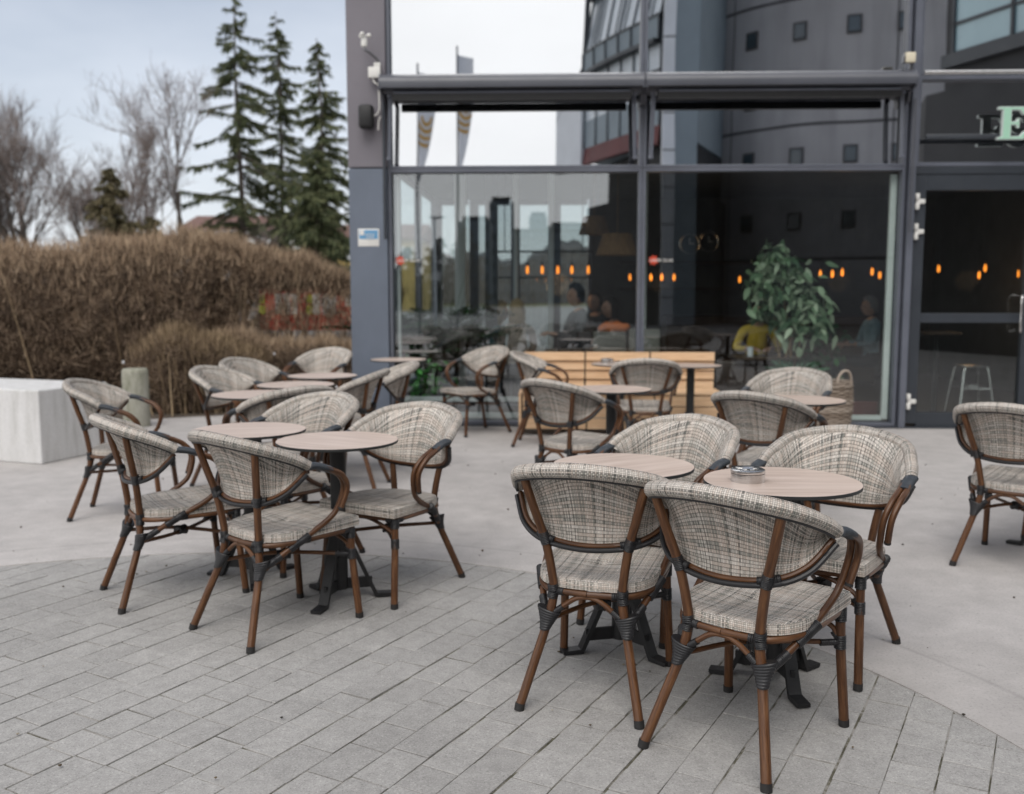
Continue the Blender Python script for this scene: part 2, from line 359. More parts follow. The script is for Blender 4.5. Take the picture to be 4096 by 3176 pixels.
def strips(P, D, L, W, bend=.25, up=None, segs=2):
    """n thin bent ribbons: start P, direction D, length L, width W -> V,F"""
    n = len(P); D = D / (np.linalg.norm(D, axis=1)[:, None] + 1e-9); r = rng.normal(size=(n, 3)); side = np.cross(D, r); side /= np.linalg.norm(side, axis=1)[:, None] + 1e-9
    b = np.cross(D, side) * (rng.uniform(-1, 1, (n, 1)) * bend)
    if up is not None: b = b + np.array((0, 0, up))
    rows = []
    for i in range(segs + 1):
        t = i / segs; c = P + D * (L[:, None] * t) + b * (L[:, None] * t * t); w = side * (W[:, None] * .5 * (1 - .75 * t)); rows += [c - w, c + w]
    V = np.stack(rows, 1).reshape(-1, 3); k = 2 * (segs + 1); base = (np.arange(n) * k)[:, None]
    F = np.concatenate([base + np.array([[2 * i, 2 * i + 1, 2 * i + 3, 2 * i + 2]]) for i in range(segs)], 0); return V, F
def join_raw(parts):
    V = []; F = []; n = 0
    for v, f in parts: V.append(v); F.append(f + n); n += len(v)
    return np.concatenate(V), np.concatenate(F)

# ------------------------------------------------------------------ the bistro chair (origin on the ground under the seat, facing +Y)
def mir(p): return (-p[0], p[1], p[2])
RIM = [(-.297, -.079, .743), (-.278, -.154, .784), (-.211, -.292, .839), (0, -.366, .868), (.211, -.292, .839), (.278, -.154, .784), (.297, -.079, .743)]
LOW = [(-.290, -.088, .722), (-.238, -.158, .640), (-.151, -.209, .597), (0, -.238, .583), (.151, -.209, .597), (.238, -.158, .640), (.290, -.088, .722)]
def make_chair():
    t = thing('bistro_chair', 'chair', 'chair')
    rim = spline(RIM, 12); low = spline(LOW, 12)
    # seat pad
    out = []
    for a in np.linspace(0, pi, 41):                    # rear half, rounded
        ca, sa = cos(a), sin(a); e = .62
        out.append((.222 * np.sign(ca) * abs(ca) ** e, .02 - .238 * abs(sa) ** .8))
    out = [(.222, .246), (.2235, .17), (.2235, .09)] + out + [(-.2235, .09), (-.2235, .17), (-.222, .246)] + [(x, .248) for x in (-.15, -.05, .05, .15)]
    O = np.array(out); n = len(O); cen = np.array((0, .03)); rings = []
    def zt(y): return .452 + .018 * np.clip((y + .2) / .45, 0, 1)
    def zb(y): return .418 + .006 * np.clip((y + .2) / .45, 0, 1)
    for sc, w in ((1.0, 0.0), (1.0, .35), (.997, .7), (.985, .92), (.955, 1.0), (.8, .97), (.5, .90), (.2, .86), (.04, .85)):
        q = cen + (O - cen) * sc; rings.append(np.c_[q, zb(O[:, 1]) + (zt(O[:, 1]) - zb(O[:, 1])) * w])
    G = np.array(rings); G = np.concatenate([G, G[:, :1]], 1)
    UV = G[:, :, :2].copy()
    arc = np.r_[0, np.cumsum(np.linalg.norm(np.diff(G[0, :, :2], axis=0), axis=1))]
    for i, hgt in enumerate((0, .012, .024, .031)): UV[i, :, 0] = arc; UV[i, :, 1] = hgt
    top = MB(); top.add([tuple(q) for q in G[-1][:-1]], [tuple(range(n))], [[(q[0], q[1]) for q in G[-1][:-1]]]); top.grid(G[:4], UV[:4]); top.grid(G[3:], G[3:, :, :2])
    top.add([*map(tuple, np.c_[O * .99, zb(O[:, 1])])], [tuple(range(n))], [[(p[0], p[1]) for p in O]])
    top.build('seat', M['fabric'], t, angle=60)
    # back shell + rolled rim
    rows = []; uvs = []; al = np.r_[0, np.cumsum(np.linalg.norm(np.diff((rim + low) / 2, axis=0), axis=1))]
    nrm = np.c_[-rim[:, 0], -(rim[:, 1] - .02), 0 * rim[:, 0]]; nrm /= np.linalg.norm(nrm, axis=1)[:, None]
    a0 = rim + nrm * .017 + np.array((0, 0, -.004))
    for i, s in enumerate(np.linspace(0, 1, 12)):
        p = a0 * (1 - s) + low * s + nrm * (.003 + .021 * max(0., sin(pi * s)) ** .55); rows.append(p)
        hh = np.linalg.norm(a0 - low, axis=1).mean(); uvs.append(np.c_[al, np.full(len(al), hh * s) + (a0[:, 2] - .8) * (1 - s)])
    rows2 = [r + nrm * .004 for r in rows]
    sh = MB(); sh.grid(np.array(rows), np.array(uvs)); sh.grid(np.array(rows2), np.array(uvs)); sh.build('backrest', M['fabric'], t, angle=80)
    k = np.linspace(0, 1, len(rim)); rr = .0205 + .0055 * np.sin(pi * k) ** .6
    MB().tube(rim, rr, 14).build('rim_roll', M['fabric'], t, angle=80)
    outw = -nrm
    MB().tube(rim[4:-4] + outw[4:-4] * .004 + np.array((0, 0, -.0255)), .0062, 6).build('rim_piping', M['wrap'], t)
    m = MB(); m.tube(low, .0098, 9); m.build('back_rail', M['cane'], t)
    MB().tube(low + outw * .013 + np.array((0, 0, -.012)), .0092, 9).build('back_rail_binding', M['wrap'], t)
    for s in (1, -1):
        g = (lambda p: p) if s == 1 else mir
        # rear leg: one pole from the floor to the rim
        rear = spline([g(p) for p in [(.212, -.327, .012), (.176, -.276, .155), (.140, -.226, .300), (.1235, -.214, .395), (.130, -.2185, .480), (.151, -.234, .597), (.182, -.258, .705), (.212, -.281, .815)]], 8)
        lg = MB().tube(rear, np.linspace(.0165, .0155, len(rear)), 12).build('rear_leg', M['cane'], t)
        MB().tube([g((.2132, -.329, 0)), g((.2115, -.3265, .014)), g((.210, -.3245, .024))], .0178, 12).build('foot_cap', M['rubber'], lg)
        fr = spline([g(p) for p in [(.2155, .243, .012), (.2105, .232, .13), (.204, .216, .298), (.202, .212, .418)]], 6)
        lg = MB().tube(fr, .0165, 12).build('front_leg', M['cane'], t)
        MB().tube([g((.2157, .2435, 0)), g((.215, .242, .024))], .0178, 12).build('foot_cap', M['rubber'], lg)
        # arm: a long and a short cane side by side
        ctr = [(.297, -.07, .741), (.296, -.02, .732), (.293, .032, .712), (.284, .096, .679), (.268, .134, .618), (.252, .112, .530), (.240, .062, .478), (.212, -.074, .405), (.176, -.156, .350), (.152, -.208, .308)]
        offs = [.0, .009, .0125, .0132, .0135, .0135, .012, .006, 0, 0]
        lc = spline([g((p[0] - o, p[1], p[2])) for p, o in zip(ctr, offs)], 9)
        sc_ = spline([g((p[0] + o, p[1] - .002, p[2])) for p, o in zip(ctr[:6], offs[:6])], 9)
        a = MB(); a.tube(lc, .0125, 11); a.tube(sc_, .0125, 11); a.build('arm', M['cane'], t)
        e = sc_[-1]; d = sc_[-1] - sc_[-3]; d /= np.linalg.norm(d)
        MB().tube([e - d * .004, e + d * .006], .0132, 11).build('cane_end_cap', M['rubber'], t)
        wr = spline([g(p) for p in [(.297, -.084, .7445), (.2965, -.03, .735), (.2935, .028, .7135)]], 8)
        MB().rib(wr, .0155, .0052, 14, .06, flat=(1.62, 1.0, (0, 0, 1))).build('arm_wrap', M['wrap_grey'], t, angle=75)
        # bindings
        def rib(name, path, r, extra=(), flat=None):
            b = MB(); b.rib([g(p) for p in path], r, .0058, 10, .12, flat=flat)
            for p2, r2 in extra: b.rib([g(p) for p in p2], r2, .0058, 9, .12)
            b.build(name, M['wrap'], t, angle=75)
        rib('seat_binding', [(.1285, -.215, .378), (.1235, -.213, .404), (.1265, -.216, .430)], .0195, [([(.118, -.205, .404), (.085, -.214, .404)], .0142)])
        rib('back_binding', [(.1455, -.230, .577), (.151, -.233, .597), (.1575, -.237, .620)], .0188, [([(.150, -.222, .597), (.118, -.230, .592)], .0135), ([(.156, -.220, .599), (.182, -.206, .606)], .0135)])
        rib('arm_binding', [(.229, -.032, .432), (.212, -.074, .405), (.196, -.112, .380)], .0165, [([(.206, -.06, .408), (.214, -.02, .410)], .0142)])
        rib('leg_binding', [(.2035, .215, .275), (.2025, .214, .322)], .0198, [([(.196, .205, .298), (.158, .158, .300)], .0112), ([(.198, .206, .312), (.180, .209, .330)], .011)])
        rib('corner_binding', [(.202, .2125, .370), (.202, .212, .416)], .0205, [([(.203, .20, .407), (.208, .165, .408)], .0142), ([(.19, .212, .407), (.155, .214, .407)], .0142)])
        # the fan shaped lashing where arm, arch and rear leg meet
        K = MB(); rings = 8; prof = []
        for i in range(rings * 4 + 1):
            f_ = i / (rings * 4); z = .270 + .068 * f_; ty = np.interp(z, (.155, .30, .395), (-.276, -.226, -.214)); tx = np.interp(z, (.155, .30, .395), (.176, .140, .1235))
            rp = 1 + .075 * abs(sin(pi * rings * f_)); fan = f_ ** 1.25
            prof.append([(tx + (.000 + .004 * fan) + (.0195 + .025 * fan) * rp * cos(b) * (1 if cos(b) > 0 else .9), ty + .010 * fan + (.0195 + .009 * fan) * rp * sin(b), z + .012 * fan * cos(b)) for b in np.linspace(0, 2 * pi, 17)])
        Gk = np.array(prof); Gk[:, :, 0] *= s; K.grid(Gk); K.add([tuple(p) for p in Gk[-1][:-1]], [tuple(range(16))])
        K.rib([g((.155, -.203, .318)), g((.184, -.145, .358))], .0150, .0058, 9, .1); K.rib([g((.118, -.219, .330)), g((.088, -.217, .352))], .0115, .0058, 9, .1)
        K.build('leg_lashing', M['wrap'], t, angle=75)
    fr_ = [(.1235, -.205, .404), (.175, -.158, .405), (.2085, -.07, .408), (.214, .06, .410), (.205, .19, .411), (.170, .214, .411), (0, .216, .411)]
    loop = [mir(p) for p in fr_[-2::-1]][::-1]
    pts = [(0, -.222, .404)] + fr_ + [mir(p) for p in fr_[-2::-1]] + [(0, -.222, .404)]
    MB().tube(spline(pts, 7), .0115, 9).build('seat_frame', M['cane'], t)
    for s in (1, -1):
        MB().tube(spline([(-s * .136, -.212, .300), (-s * .02, -.02, .303 + s * .008), (s * .196, .206, .298)], 8), .0092, 8).build('cross_stretcher', M['cane'], t)
    x = MB(); x.rib([(-.02, -.022, .302), (.02, .022, .302)], .0205, .006, 9, .1); x.rib([(.02, -.02, .302), (-.02, .022, .302)], .0205, .006, 9, .1); x.build('cross_binding', M['wrap'], t)
    MB().tube(spline([(-.128, -.216, .318), (-.088, -.217, .353), (-.040, -.218, .386), (0, -.218, .393), (.040, -.218, .386), (.088, -.217, .353), (.128, -.216, .318)], 7), .0092, 8).build('rear_arch', M['cane'], t)
    MB().tube(spline([(-.196, .209, .300), (-.190, .207, .330), (-.165, .204, .355), (-.07, .195, .388), (0, .19, .397), (.07, .195, .388), (.165, .204, .355), (.190, .207, .330), (.196, .209, .300)], 6), .0092, 8).build('front_arch', M['cane'], t)
    return t

def make_table():
    t = thing('cafe_table', 'table', 'table')
    R = .2825; b = MB(); b.lathe([(.0, .7650), (R * .5, .7650), (R - .0012, .7650)], seg=72, mi=0, caps=False)
    b.lathe([(R - .0012, .7650), (R, .7640), (R, .7535), (R - .001, .7525), (0.0, .7525)], seg=72, mi=1, caps=False)
    b.build('tabletop', [M['top'], M['edge']], t)
    c = MB(); c.lathe([(.0, .052), (.0375, .052), (.0375, .735), (.052, .738), (.052, .7515), (0, .7515)], seg=24)
    c.box((0, 0, .746), (.30, .045, .010)); c.box((0, 0, .7455), (.045, .30, .010)); c.build('column', M['black_metal'], t)
    for a in (40, 160, 280):
        m = MB(); ca, sa = cos(radians(a)), sin(radians(a)); R3 = Matrix.Rotation(radians(a), 3, 'Z')
        prof = [(.036, .335), (.036, .285), (.155, .022), (.165, .004), (.240, .002), (.247, .006), (.247, .018), (.175, .022), (.170, .030)]
        w = .024; V = [(x, y, z) for y in (-w, w) for x, z in prof]; n = len(prof)
        F = [tuple(range(n)), tuple(range(2 * n - 1, n - 1, -1))] + [(k, n + k, n + (k + 1) % n, (k + 1) % n) for k in range(n)]
        V = [tuple(R3 @ Vector(p)) for p in V]; m.add(V, F)
        m.box(tuple(R3 @ Vector((.088, 0, .075))), (.125, .014, .050), R3)
        m.build('foot', M['black_metal'], t, angle=30)
    return t

def make_ashtray():
    t = thing('ashtray', 'ashtray', 'ashtray'); r = .0615
    MB().lathe([(0, 0), (r, 0), (r, .030), (r - .003, .0305), (0, .0305)], seg=48).build('bowl', M['steel'], t)
    MB().lathe([(0, .0312), (.0228, .0312), (.0225, .0316), (0, .0318)], seg=24).build('hole_shade', M['black_metal'], t)  # black disc laid in to imitate the shade inside the lid hole
    b = MB(); b.lathe([(r + .0006, .0325), (r + .0012, .0340), (r, .0435), (r - .010, .0480), (.032, .0435), (.024, .038), (.023, .031)], seg=48, caps=False)
    for a in range(3):
        q = a * 2 * pi / 3 + .4; b.box((.034 * cos(q), .034 * sin(q), .0455), (.030, .012, .004), Matrix.Rotation(q, 3, 'Z'), bevel=.001)
    b.build('lid', M['steel'], t)
    return t

# ------------------------------------------------------------------ camera (35 mm look, standing eye height)
cam = bpy.data.cameras.new('camera'); camo = bpy.data.objects.new('camera', cam); COL.objects.link(camo); S.camera = camo
cam.sensor_width = 36; cam.lens = 33.79; cam.clip_start = .05; cam.clip_end = 2000
camo.location = (0, 0, 1.45); camo.rotation_euler = (radians(90 - 6.245), 0, radians(2.2))
cam.dof.use_dof = True; cam.dof.focus_distance = 3.02; cam.dof.aperture_fstop = 2.3; cam.dof.aperture_blades = 9

# ------------------------------------------------------------------ paving, slab and surrounding ground
CC = np.array((-1.5, 2.05)); CR = 3.16          # the paved round and its radius
def make_paving():
    th = radians(62.8); ex = np.array((cos(th), sin(th))); ey = np.array((-sin(th), cos(th))); b = MB(); Wd = .1405
    for i in range(-26, 27):
        x = -3.6 + rng.uniform(0, .25); off = i * Wd + rng.normal(0, .0012)
        while x < 3.6:
            L = rng.choice([.14, .175, .21, .21, .235]); g = .0018 + abs(rng.normal(0, .0012)); gl = .0016 + abs(rng.normal(0, .0010))
            c = CC + ex * (x + L / 2) + ey * off
            if np.hypot(*(c - CC)) < CR + .25 and c[1] > -1.6:
                z = -.0045 + rng.normal(0, .0009); w2, l2 = Wd / 2 - g, L / 2 - gl; a = rng.normal(0, .004)
                tx, ty = rng.normal(0, .0035, 2); ca, sa = cos(th + a), sin(th + a); V = []
                ch = .0016
                for (ix, iz) in ((1.0, -.03), (1.0, -ch), (None, 0)):
                    for sx, sy in ((-1, -1), (1, -1), (1, 1), (-1, 1)):
                        lx, ly = (l2, w2) if ix else (l2 - ch, w2 - ch); px, py = sx * lx + (rng.normal(0, .0009) if iz > -.02 else 0), sy * ly + (rng.normal(0, .0009) if iz > -.02 else 0)
                        V.append((c[0] + px * ca - py * sa, c[1] + px * sa + py * ca, z + iz + px * tx + py * ty))
                F = [(8, 9, 10, 11)] + [(r * 4 + k, r * 4 + (k + 1) % 4, r * 4 + 4 + (k + 1) % 4, r * 4 + 4 + k) for r in (0, 1) for k in range(4)]
                b.add(V, F)
            x += L
    return tag(b.build('paving', M['paver'], smooth=False), kind='structure')
make_paving()
def disc(name, mat, c, r0, r1, z, n=192, rings=6, skirt=0.0, kind='structure'):
    b = MB(); G = []
    rs = ([(r0, z - skirt)] if skirt else []) + [(r0 + (r1 - r0) * (i / rings) ** 1.6, z) for i in range(rings + 1)]
    for r, zz in rs: G.append([(c[0] + r * cos(a), c[1] + r * sin(a), zz) for a in np.linspace(0, 2 * pi, n + 1)])
    b.grid(np.array(G)); return tag(b.build(name, mat, smooth=False), kind=kind)
m_bed, T_, b_ = material('joint_sand', rough=.95, spec=.2)
n_ = T_.noise(T_.obj(), 5.5, 5, .7); T_.set(b_.inputs['Base Color'], T_.ramp(n_, [(.36, (.055, .052, .036)), (.47, (.13, .122, .092)), (.56, (.32, .305, .285))]))
disc('joint_bed', m_bed, CC, .01, CR + .2, -.0085)
disc('concrete_slab', M['slab'], CC, CR, 15, 0.0, skirt=.012)
g = MB(); g.grid(np.array([[(x, y, -.05) for x in np.linspace(-900, 900, 9)] for y in np.linspace(-900, 900, 9)])); tag(g.build('ground', M['lawn'], smooth=False), kind='structure')
g = MB(); g.grid(np.array([[(x, y, -.04) for x in np.linspace(-70, 70, 15)] for y in np.linspace(-75, -6, 9)])); tag(g.build('car_park', M['asphalt'], smooth=False), kind='structure')
g = MB(); g.grid(np.array([[(x, y, -.03) for x in np.linspace(-2.2, 40, 11)] for y in np.linspace(17.4, 95, 9)])); tag(g.build('rear_yard', M['asphalt'], smooth=False), kind='structure')
g = MB(); g.grid(np.array([[(x, y, -.035) for x in np.linspace(-60, -2.2, 11)] for y in np.linspace(24, 95, 9)])); tag(g.build('side_yard', M['asphalt'], smooth=False), kind='structure')
g = MB(); soil = [(-14, 9.6), (-7.2, 9.85), (-5.2, 10.35), (-4.1, 11.0), (-3.2, 11.35), (-2.25, 11.5), (-2.25, 16), (-14, 16)]
g.prism(soil, -.02, .008); tag(g.build('hedge_bed', M['soil'], smooth=False), kind='structure')
# grit and leaf scraps lying about
P = np.c_[rng.uniform(-4, 3.2, 150), rng.uniform(2.3, 9, 150)]; b = MB()
for (x, y) in P:
    s_ = rng.uniform(.003, .008) * (1.25 if y > 5 else 1); q = rng.normal(0, 1, (6, 3)); V = [(x + s_ * dx, y + s_ * dy, .001 + s_ * .7 * (dz + 1)) for dx, dy, dz in ((1, 0, 0), (-1, .1, 0), (0, 1.2, 0), (0, -1, 0), (0, 0, .6), (0, 0, -1))]
    b.add(V, [(0, 2, 4), (2, 1, 4), (1, 3, 4), (3, 0, 4), (2, 0, 5), (1, 2, 5), (3, 1, 5), (0, 3, 5)])
m_grit = by_island('grit', [(0, (.02, .018, .014)), (.55, (.09, .065, .04)), (.8, (.16, .12, .07)), (1, (.5, .48, .44))])
tag(b.build('gravel_grit', m_grit, smooth=False), kind='stuff')

# ------------------------------------------------------------------ chairs
CH = [  # x, y, facing, label, group
 (.679, 3.086, -38.5, 'nearest wicker bistro chair, back turned, tucked up to the table with the ashtray on it', 'A'),
 (.201, 3.475, -17.0, 'bistro chair seen square from behind, overlapped by the nearest chair and facing an empty table', 'A'),
 (1.089, 3.754, 147.0, 'bistro chair facing the viewer across the ashtray table, its whole right arm in view', 'A'),
 (.464, 4.158, 140.2, 'bistro chair facing the viewer behind the empty table next to the ashtray table', 'A'),
 (-1.166, 4.103, -38.3, 'bistro chair with its back turned, nearest of those around the pair of empty tables', 'B'),
 (-1.790, 4.527, -54.6, 'bistro chair in side view with a blueish seat, between two chairs facing right', 'B'),
 (-.783, 4.594, 151.9, 'bistro chair facing the viewer, bare floor right of its double cane arm', 'B'),
 (-1.397, 5.058, 146.3, 'bistro chair facing the viewer, mostly hidden behind two empty tables', 'B'),
 (-2.737, 6.120, -82.7, 'bistro chair standing alone against the white concrete block, facing right', 'C'),
 (1.331, 5.755, -37.5, 'bistro chair with back turned at the small table near the wicker basket', 'D'),
 (1.679, 6.918, 148.3, 'bistro chair facing the viewer in front of the wicker basket', 'D'),
 (.190, 6.475, -42.8, 'bistro chair with back turned at the round table in front of the wooden bench', 'E'),
 (.854, 8.522, -3.6, 'bistro chair seen straight from behind, facing the wooden bench', 'E'),
 (-.785, 9.822, 130.7, 'bistro chair by the window turned left, its seat fully in view beside the bench end', 'E'),
 (.017, 9.088, -97.3, 'bistro chair facing right at the left end of the wooden bench, back to another chair', 'E'),
 (-1.557, 7.008, 86.0, 'bistro chair seen edge on facing the hedge, in front of the grey pillar', 'F'),
 (-1.425, 7.640, 104.5, 'farther of two edge-on bistro chairs by the pillar, under the far table edge', 'F'),
 (-2.305, 9.361, 157.1, 'bistro chair right against the hedge facing the viewer, rearmost of its row', 'F'),
 (-2.390, 8.025, -110.7, 'bistro chair along the hedge facing right, the middle of the three far ones', 'F'),
 (-2.300, 7.120, -104.0, 'bistro chair along the hedge facing right, at the nearer of the far tables', 'F'),
 (-1.711, 5.923, 46.3, 'bistro chair with its back turned, leaning line of rim behind the pair of empty tables', 'F'),
 (2.528, 5.198, -39.7, 'bistro chair with its back turned, cut by the picture edge in front of the door', 'G'),
 (3.130, 5.700, 138.0, 'bistro chair of which only a sliver of rim shows at the picture edge', 'G'),
]
GR = 'bistro chairs on the terrace'
first = make_chair(); chairs = []
for i, (x, y, a, lab, gk) in enumerate(CH):
    c = first if i == 0 else copy_tree(first)
    on_pavers = np.hypot(x - CC[0], y - CC[1]) < CR - .25
    c.location = (x, y, -.004 if on_pavers else .0005); c.rotation_euler = (0, 0, radians(a)); c['label'] = lab; c['category'] = 'chair'; c['group'] = GR; chairs.append(c)

TB = [ (.856, 3.509, 0, 'round oak topped table with a steel ashtray, nearest of all'),
 (.298, 3.812, 35, 'empty round table left of and touching the nearest ashtray table'),
 (-.988, 4.418, -25, 'empty round table on a black tripod foot, right one of the left front pair'),
 (-1.508, 4.738, 10, 'empty round table behind the left front one, half hidden by a chair rim'),
 (1.605, 6.181, 20, 'empty round table in front of the wicker basket'),
 (.447, 6.827, 60, 'empty round table in the middle, in front of the bench'),
 (1.333, 9.067, 15, 'round table at the right end of the wooden bench, black pole in view'),
 (.690, 9.230, 50, 'far round table by the bench with a small steel ashtray on it'),
 (-1.535, 9.741, 5, 'round table standing against the grey pillar, seen edge on'),
 (-1.862, 7.824, 40, 'farthest of the three round tables in a row by the hedge'),
 (-1.882, 7.056, 80, 'middle one of the three round tables in a row by the hedge'),
 (-1.980, 6.369, 30, 'nearest one of the three round tables in a row by the hedge'),
 (2.840, 5.390, 95, 'table outside the picture edge of which only black feet show') ]
ft = make_table()
for i, (x, y, a, lab) in enumerate(TB):
    c = ft if i == 0 else copy_tree(ft)
    c.location = (x, y, -.004 if np.hypot(x - CC[0], y - CC[1]) < CR - .25 else 0); c.rotation_euler = (0, 0, radians(a)); c['label'] = lab; c['category'] = 'table'; c['group'] = 'round cafe tables'
a1 = make_ashtray(); a1.location = (.730, 3.500, .7612); tag(a1, 'round steel ashtray with lid on the nearest table', 'ashtray', 'ashtrays')
a2 = copy_tree(a1); a2.location = (.560, 9.255, .7652); tag(a2, 'small bright ashtray on the far table before the wooden bench', 'ashtray', 'ashtrays')

# ------------------------------------------------------------------ white concrete block, bollard
blk = MB(); ang = math.atan2(.79, .24)
bx, by = cos(ang), sin(ang)      # along the right-hand face
corner = np.array((-4.27, 7.84)); L1, L2 = .80, 1.5
c = corner + np.array((bx, by)) * L1 / 2 + np.array((-by, bx)) * L2 / 2
blk.box((c[0], c[1], .315), (L1, L2, .63), Matrix.Rotation(ang, 3, 'Z'), bevel=.012)
tag(blk.build('concrete_block', M['concrete_block'], smooth=False), 'large pale concrete block at the left edge of the terrace', 'block')
bo = MB(); bo.lathe([(0, 0), (.135, 0), (.138, .02), (.137, .58), (.131, .615), (.118, .628), (0, .632)], seg=40)
tag(bo.build('bollard', M['bollard'], loc=(-4.46, 10.17, 0)), 'stubby mossy concrete bollard in front of the hedge', 'bollard')

# ------------------------------------------------------------------ slatted bench against the glass
bt = thing('wooden_bench', 'long slatted wooden bench with a back, standing against the window', 'bench', (0, 0, 0))
for j, (xa, xb) in enumerate(((-.26, .375), (.39, 1.055), (1.07, 1.735))):
    bk = MB()
    for k in range(4): bk.box(((xa + xb) / 2, 10.16 + .012 * k - .02, .775 - .098 * k), (xb - xa, .024, .091), Matrix.Rotation(radians(-7), 3, 'X'), bevel=.003)
    bk.build('backrest', M['bench'], bt, smooth=False)
    st = MB()
    for k in range(4): st.box(((xa + xb) / 2, 9.68 + .108 * k, .435), (xb - xa, .1, .026), bevel=.003)
    st.build('seat', M['bench'], bt, smooth=False)
    fp = MB()
    for k in range(3): fp.box(((xa + xb) / 2, 9.655, .36 - .118 * k), (xb - xa, .024, .108), bevel=.003)
    fp.build('front_panel', M['bench'], bt, smooth=False)
for xa in (-.275, .3825, 1.0625, 1.75):
    e = MB(); e.box((xa, 9.89, .235), (.022, .44, .37)); e.box((xa, 10.18, .46), (.022, .03, .72)); e.build('bench_leg', M['black_metal'], bt, smooth=False)
e = MB(); e.box((-.29, 9.88, .24), (.026, .46, .38), bevel=.003); e.build('side_panel', M['bench'], bt, smooth=False)

# ------------------------------------------------------------------ the cafe building (front glass in the plane y = 10.40)
YF = 10.40
cafe = thing('cafe_building', 'dark framed glass cafe front with a grey corner pillar', 'building', (0, 0, 0))
ZT = 6.4
def bars(name, items, mat, parent, bevel=.003):
    b = MB()
    for c, d in items: b.box(c, d, bevel=bevel)
    return b.build(name, mat, parent, smooth=False)
# corner pillar in three clad panels
pl = bars('pillar', [((-1.925, 10.55, 1.38), (.405, .5, 2.73))], M['col_low'], cafe)
bars('upper_cladding', [((-1.925, 10.55, 3.825), (.409, .504, 2.13))], M['col_up'], pl); bars('upper_cladding', [((-1.925, 10.55, 5.66), (.409, .504, 1.50))], M['col_up'], pl)
# windows: frame > pane
def window(x0, x1, z0, z1, glass, w=.05, t=.05, inner=None):
    y = YF
    f = bars('window', [((x0 + w / 2, y - .01, (z0 + z1) / 2), (w, .12, z1 - z0)), ((x1 - w / 2, y - .01, (z0 + z1) / 2), (w, .12, z1 - z0)),
                        (((x0 + x1) / 2, y - .008, z0 + t / 2), (x1 - x0 - 2 * w, .116, t)), (((x0 + x1) / 2, y - .008, z1 - t / 2), (x1 - x0 - 2 * w, .116, t))], M['frame_light'], cafe)
    bars('pane', [(((x0 + x1) / 2, y + .012, (z0 + z1) / 2), (x1 - x0 - 2 * w + .004, .008, z1 - z0 - 2 * t + .004))], glass, f, bevel=0)
    return f
XM, XR = .975, 3.755
window(-1.715, XM - .002, .02, 2.742, M['glass_low'], .036, .036); window(XM + .002, 3.70, .02, 2.742, M['glass_right'], .036, .036)
window(-1.715, XM - .002, 2.746, ZT, M['glass_up'], .036, .030); window(XM + .002, 3.70, 2.746, ZT, M['glass_up'], .036, .030)
window(3.79, 6.60, 2.746, 3.66, M['glass_up'], .034, .04); window(3.79, 6.60, 3.664, ZT, M['glass_up'], .034, .035)
window(5.12, 6.60, .02, 2.742, M['glass_right'], .06, .06)
bars('corner_post', [((XR - .005, 10.36, 3.2), (.066, .17, 6.38))], M['frame_light'], cafe)
bars('sill', [((1.0, 10.365, .010), (5.44, .12, .02)), ((5.2, 10.365, .010), (2.8, .12, .02))], M['frame'], cafe, 0)
# pale inner frame seen through the lower glass
bars('inner_frame', [((3.625, 10.475, 1.38), (.062, .05, 2.6)), ((2.33, 10.475, .095), (2.52, .05, .05)), ((-.36, 10.475, .10), (2.6, .05, .06)), ((-.36, 10.475, .28), (2.6, .03, .05)), ((-1.63, 10.475, 1.38), (.03, .05, 2.6))], M['white_frame'], cafe)
# door
dr = bars('door', [((3.855, 10.375, 1.36), (.13, .07, 2.62)), ((5.045, 10.375, 1.36), (.13, .07, 2.62)), ((4.45, 10.375, 2.585), (1.06, .07, .17)), ((4.45, 10.375, .095), (1.06, .07, .15)), ((4.45, 10.375, 1.175), (1.06, .07, .10))], M['frame'], cafe, .004)
bars('door_frame', [((3.787, 10.38, 1.37), (.03, .10, 2.70)), ((5.12, 10.38, 1.37), (.03, .10, 2.70)), ((4.45, 10.38, 2.705), (1.36, .10, .075))], M['frame'], cafe)
bars('pane', [((4.45, 10.385, 1.865), (1.06, .008, 1.28))], M['glass_right'], dr, 0); bars('pane', [((4.45, 10.385, .65), (1.06, .008, .96))], M['glass_right'], dr, 0)
for z in (2.385, 2.075, .29):
    h = MB()
    for dz in (-.052, .052): h.box((3.822, 10.318, z + dz), (.040, .045, .062), bevel=.006)
    h.box((3.825, 10.325, z), (.022, .035, .10)); h.box((3.875, 10.325, z), (.060, .03, .045), bevel=.005); h.box((3.848, 10.322, z), (.04, .02, .05))
    h.build('hinge', M['white'], dr, angle=30)
h = MB(); h.tube(spline([(4.965, 10.335, 1.40), (4.93, 10.27, 1.41), (4.915, 10.245, 1.36), (4.915, 10.245, 1.23), (4.915, 10.245, 1.08), (4.93, 10.27, 1.03), (4.965, 10.335, 1.04)], 8), .0125, 10); h.build('handle', M['steel'], dr)
# rails over the door, canopy rail
MB().tube([(3.80, 10.22, 3.665), (5.2, 10.22, 3.665), (6.6, 10.22, 3.665)], .022, 10).build('canopy_rail', M['steel'], cafe)
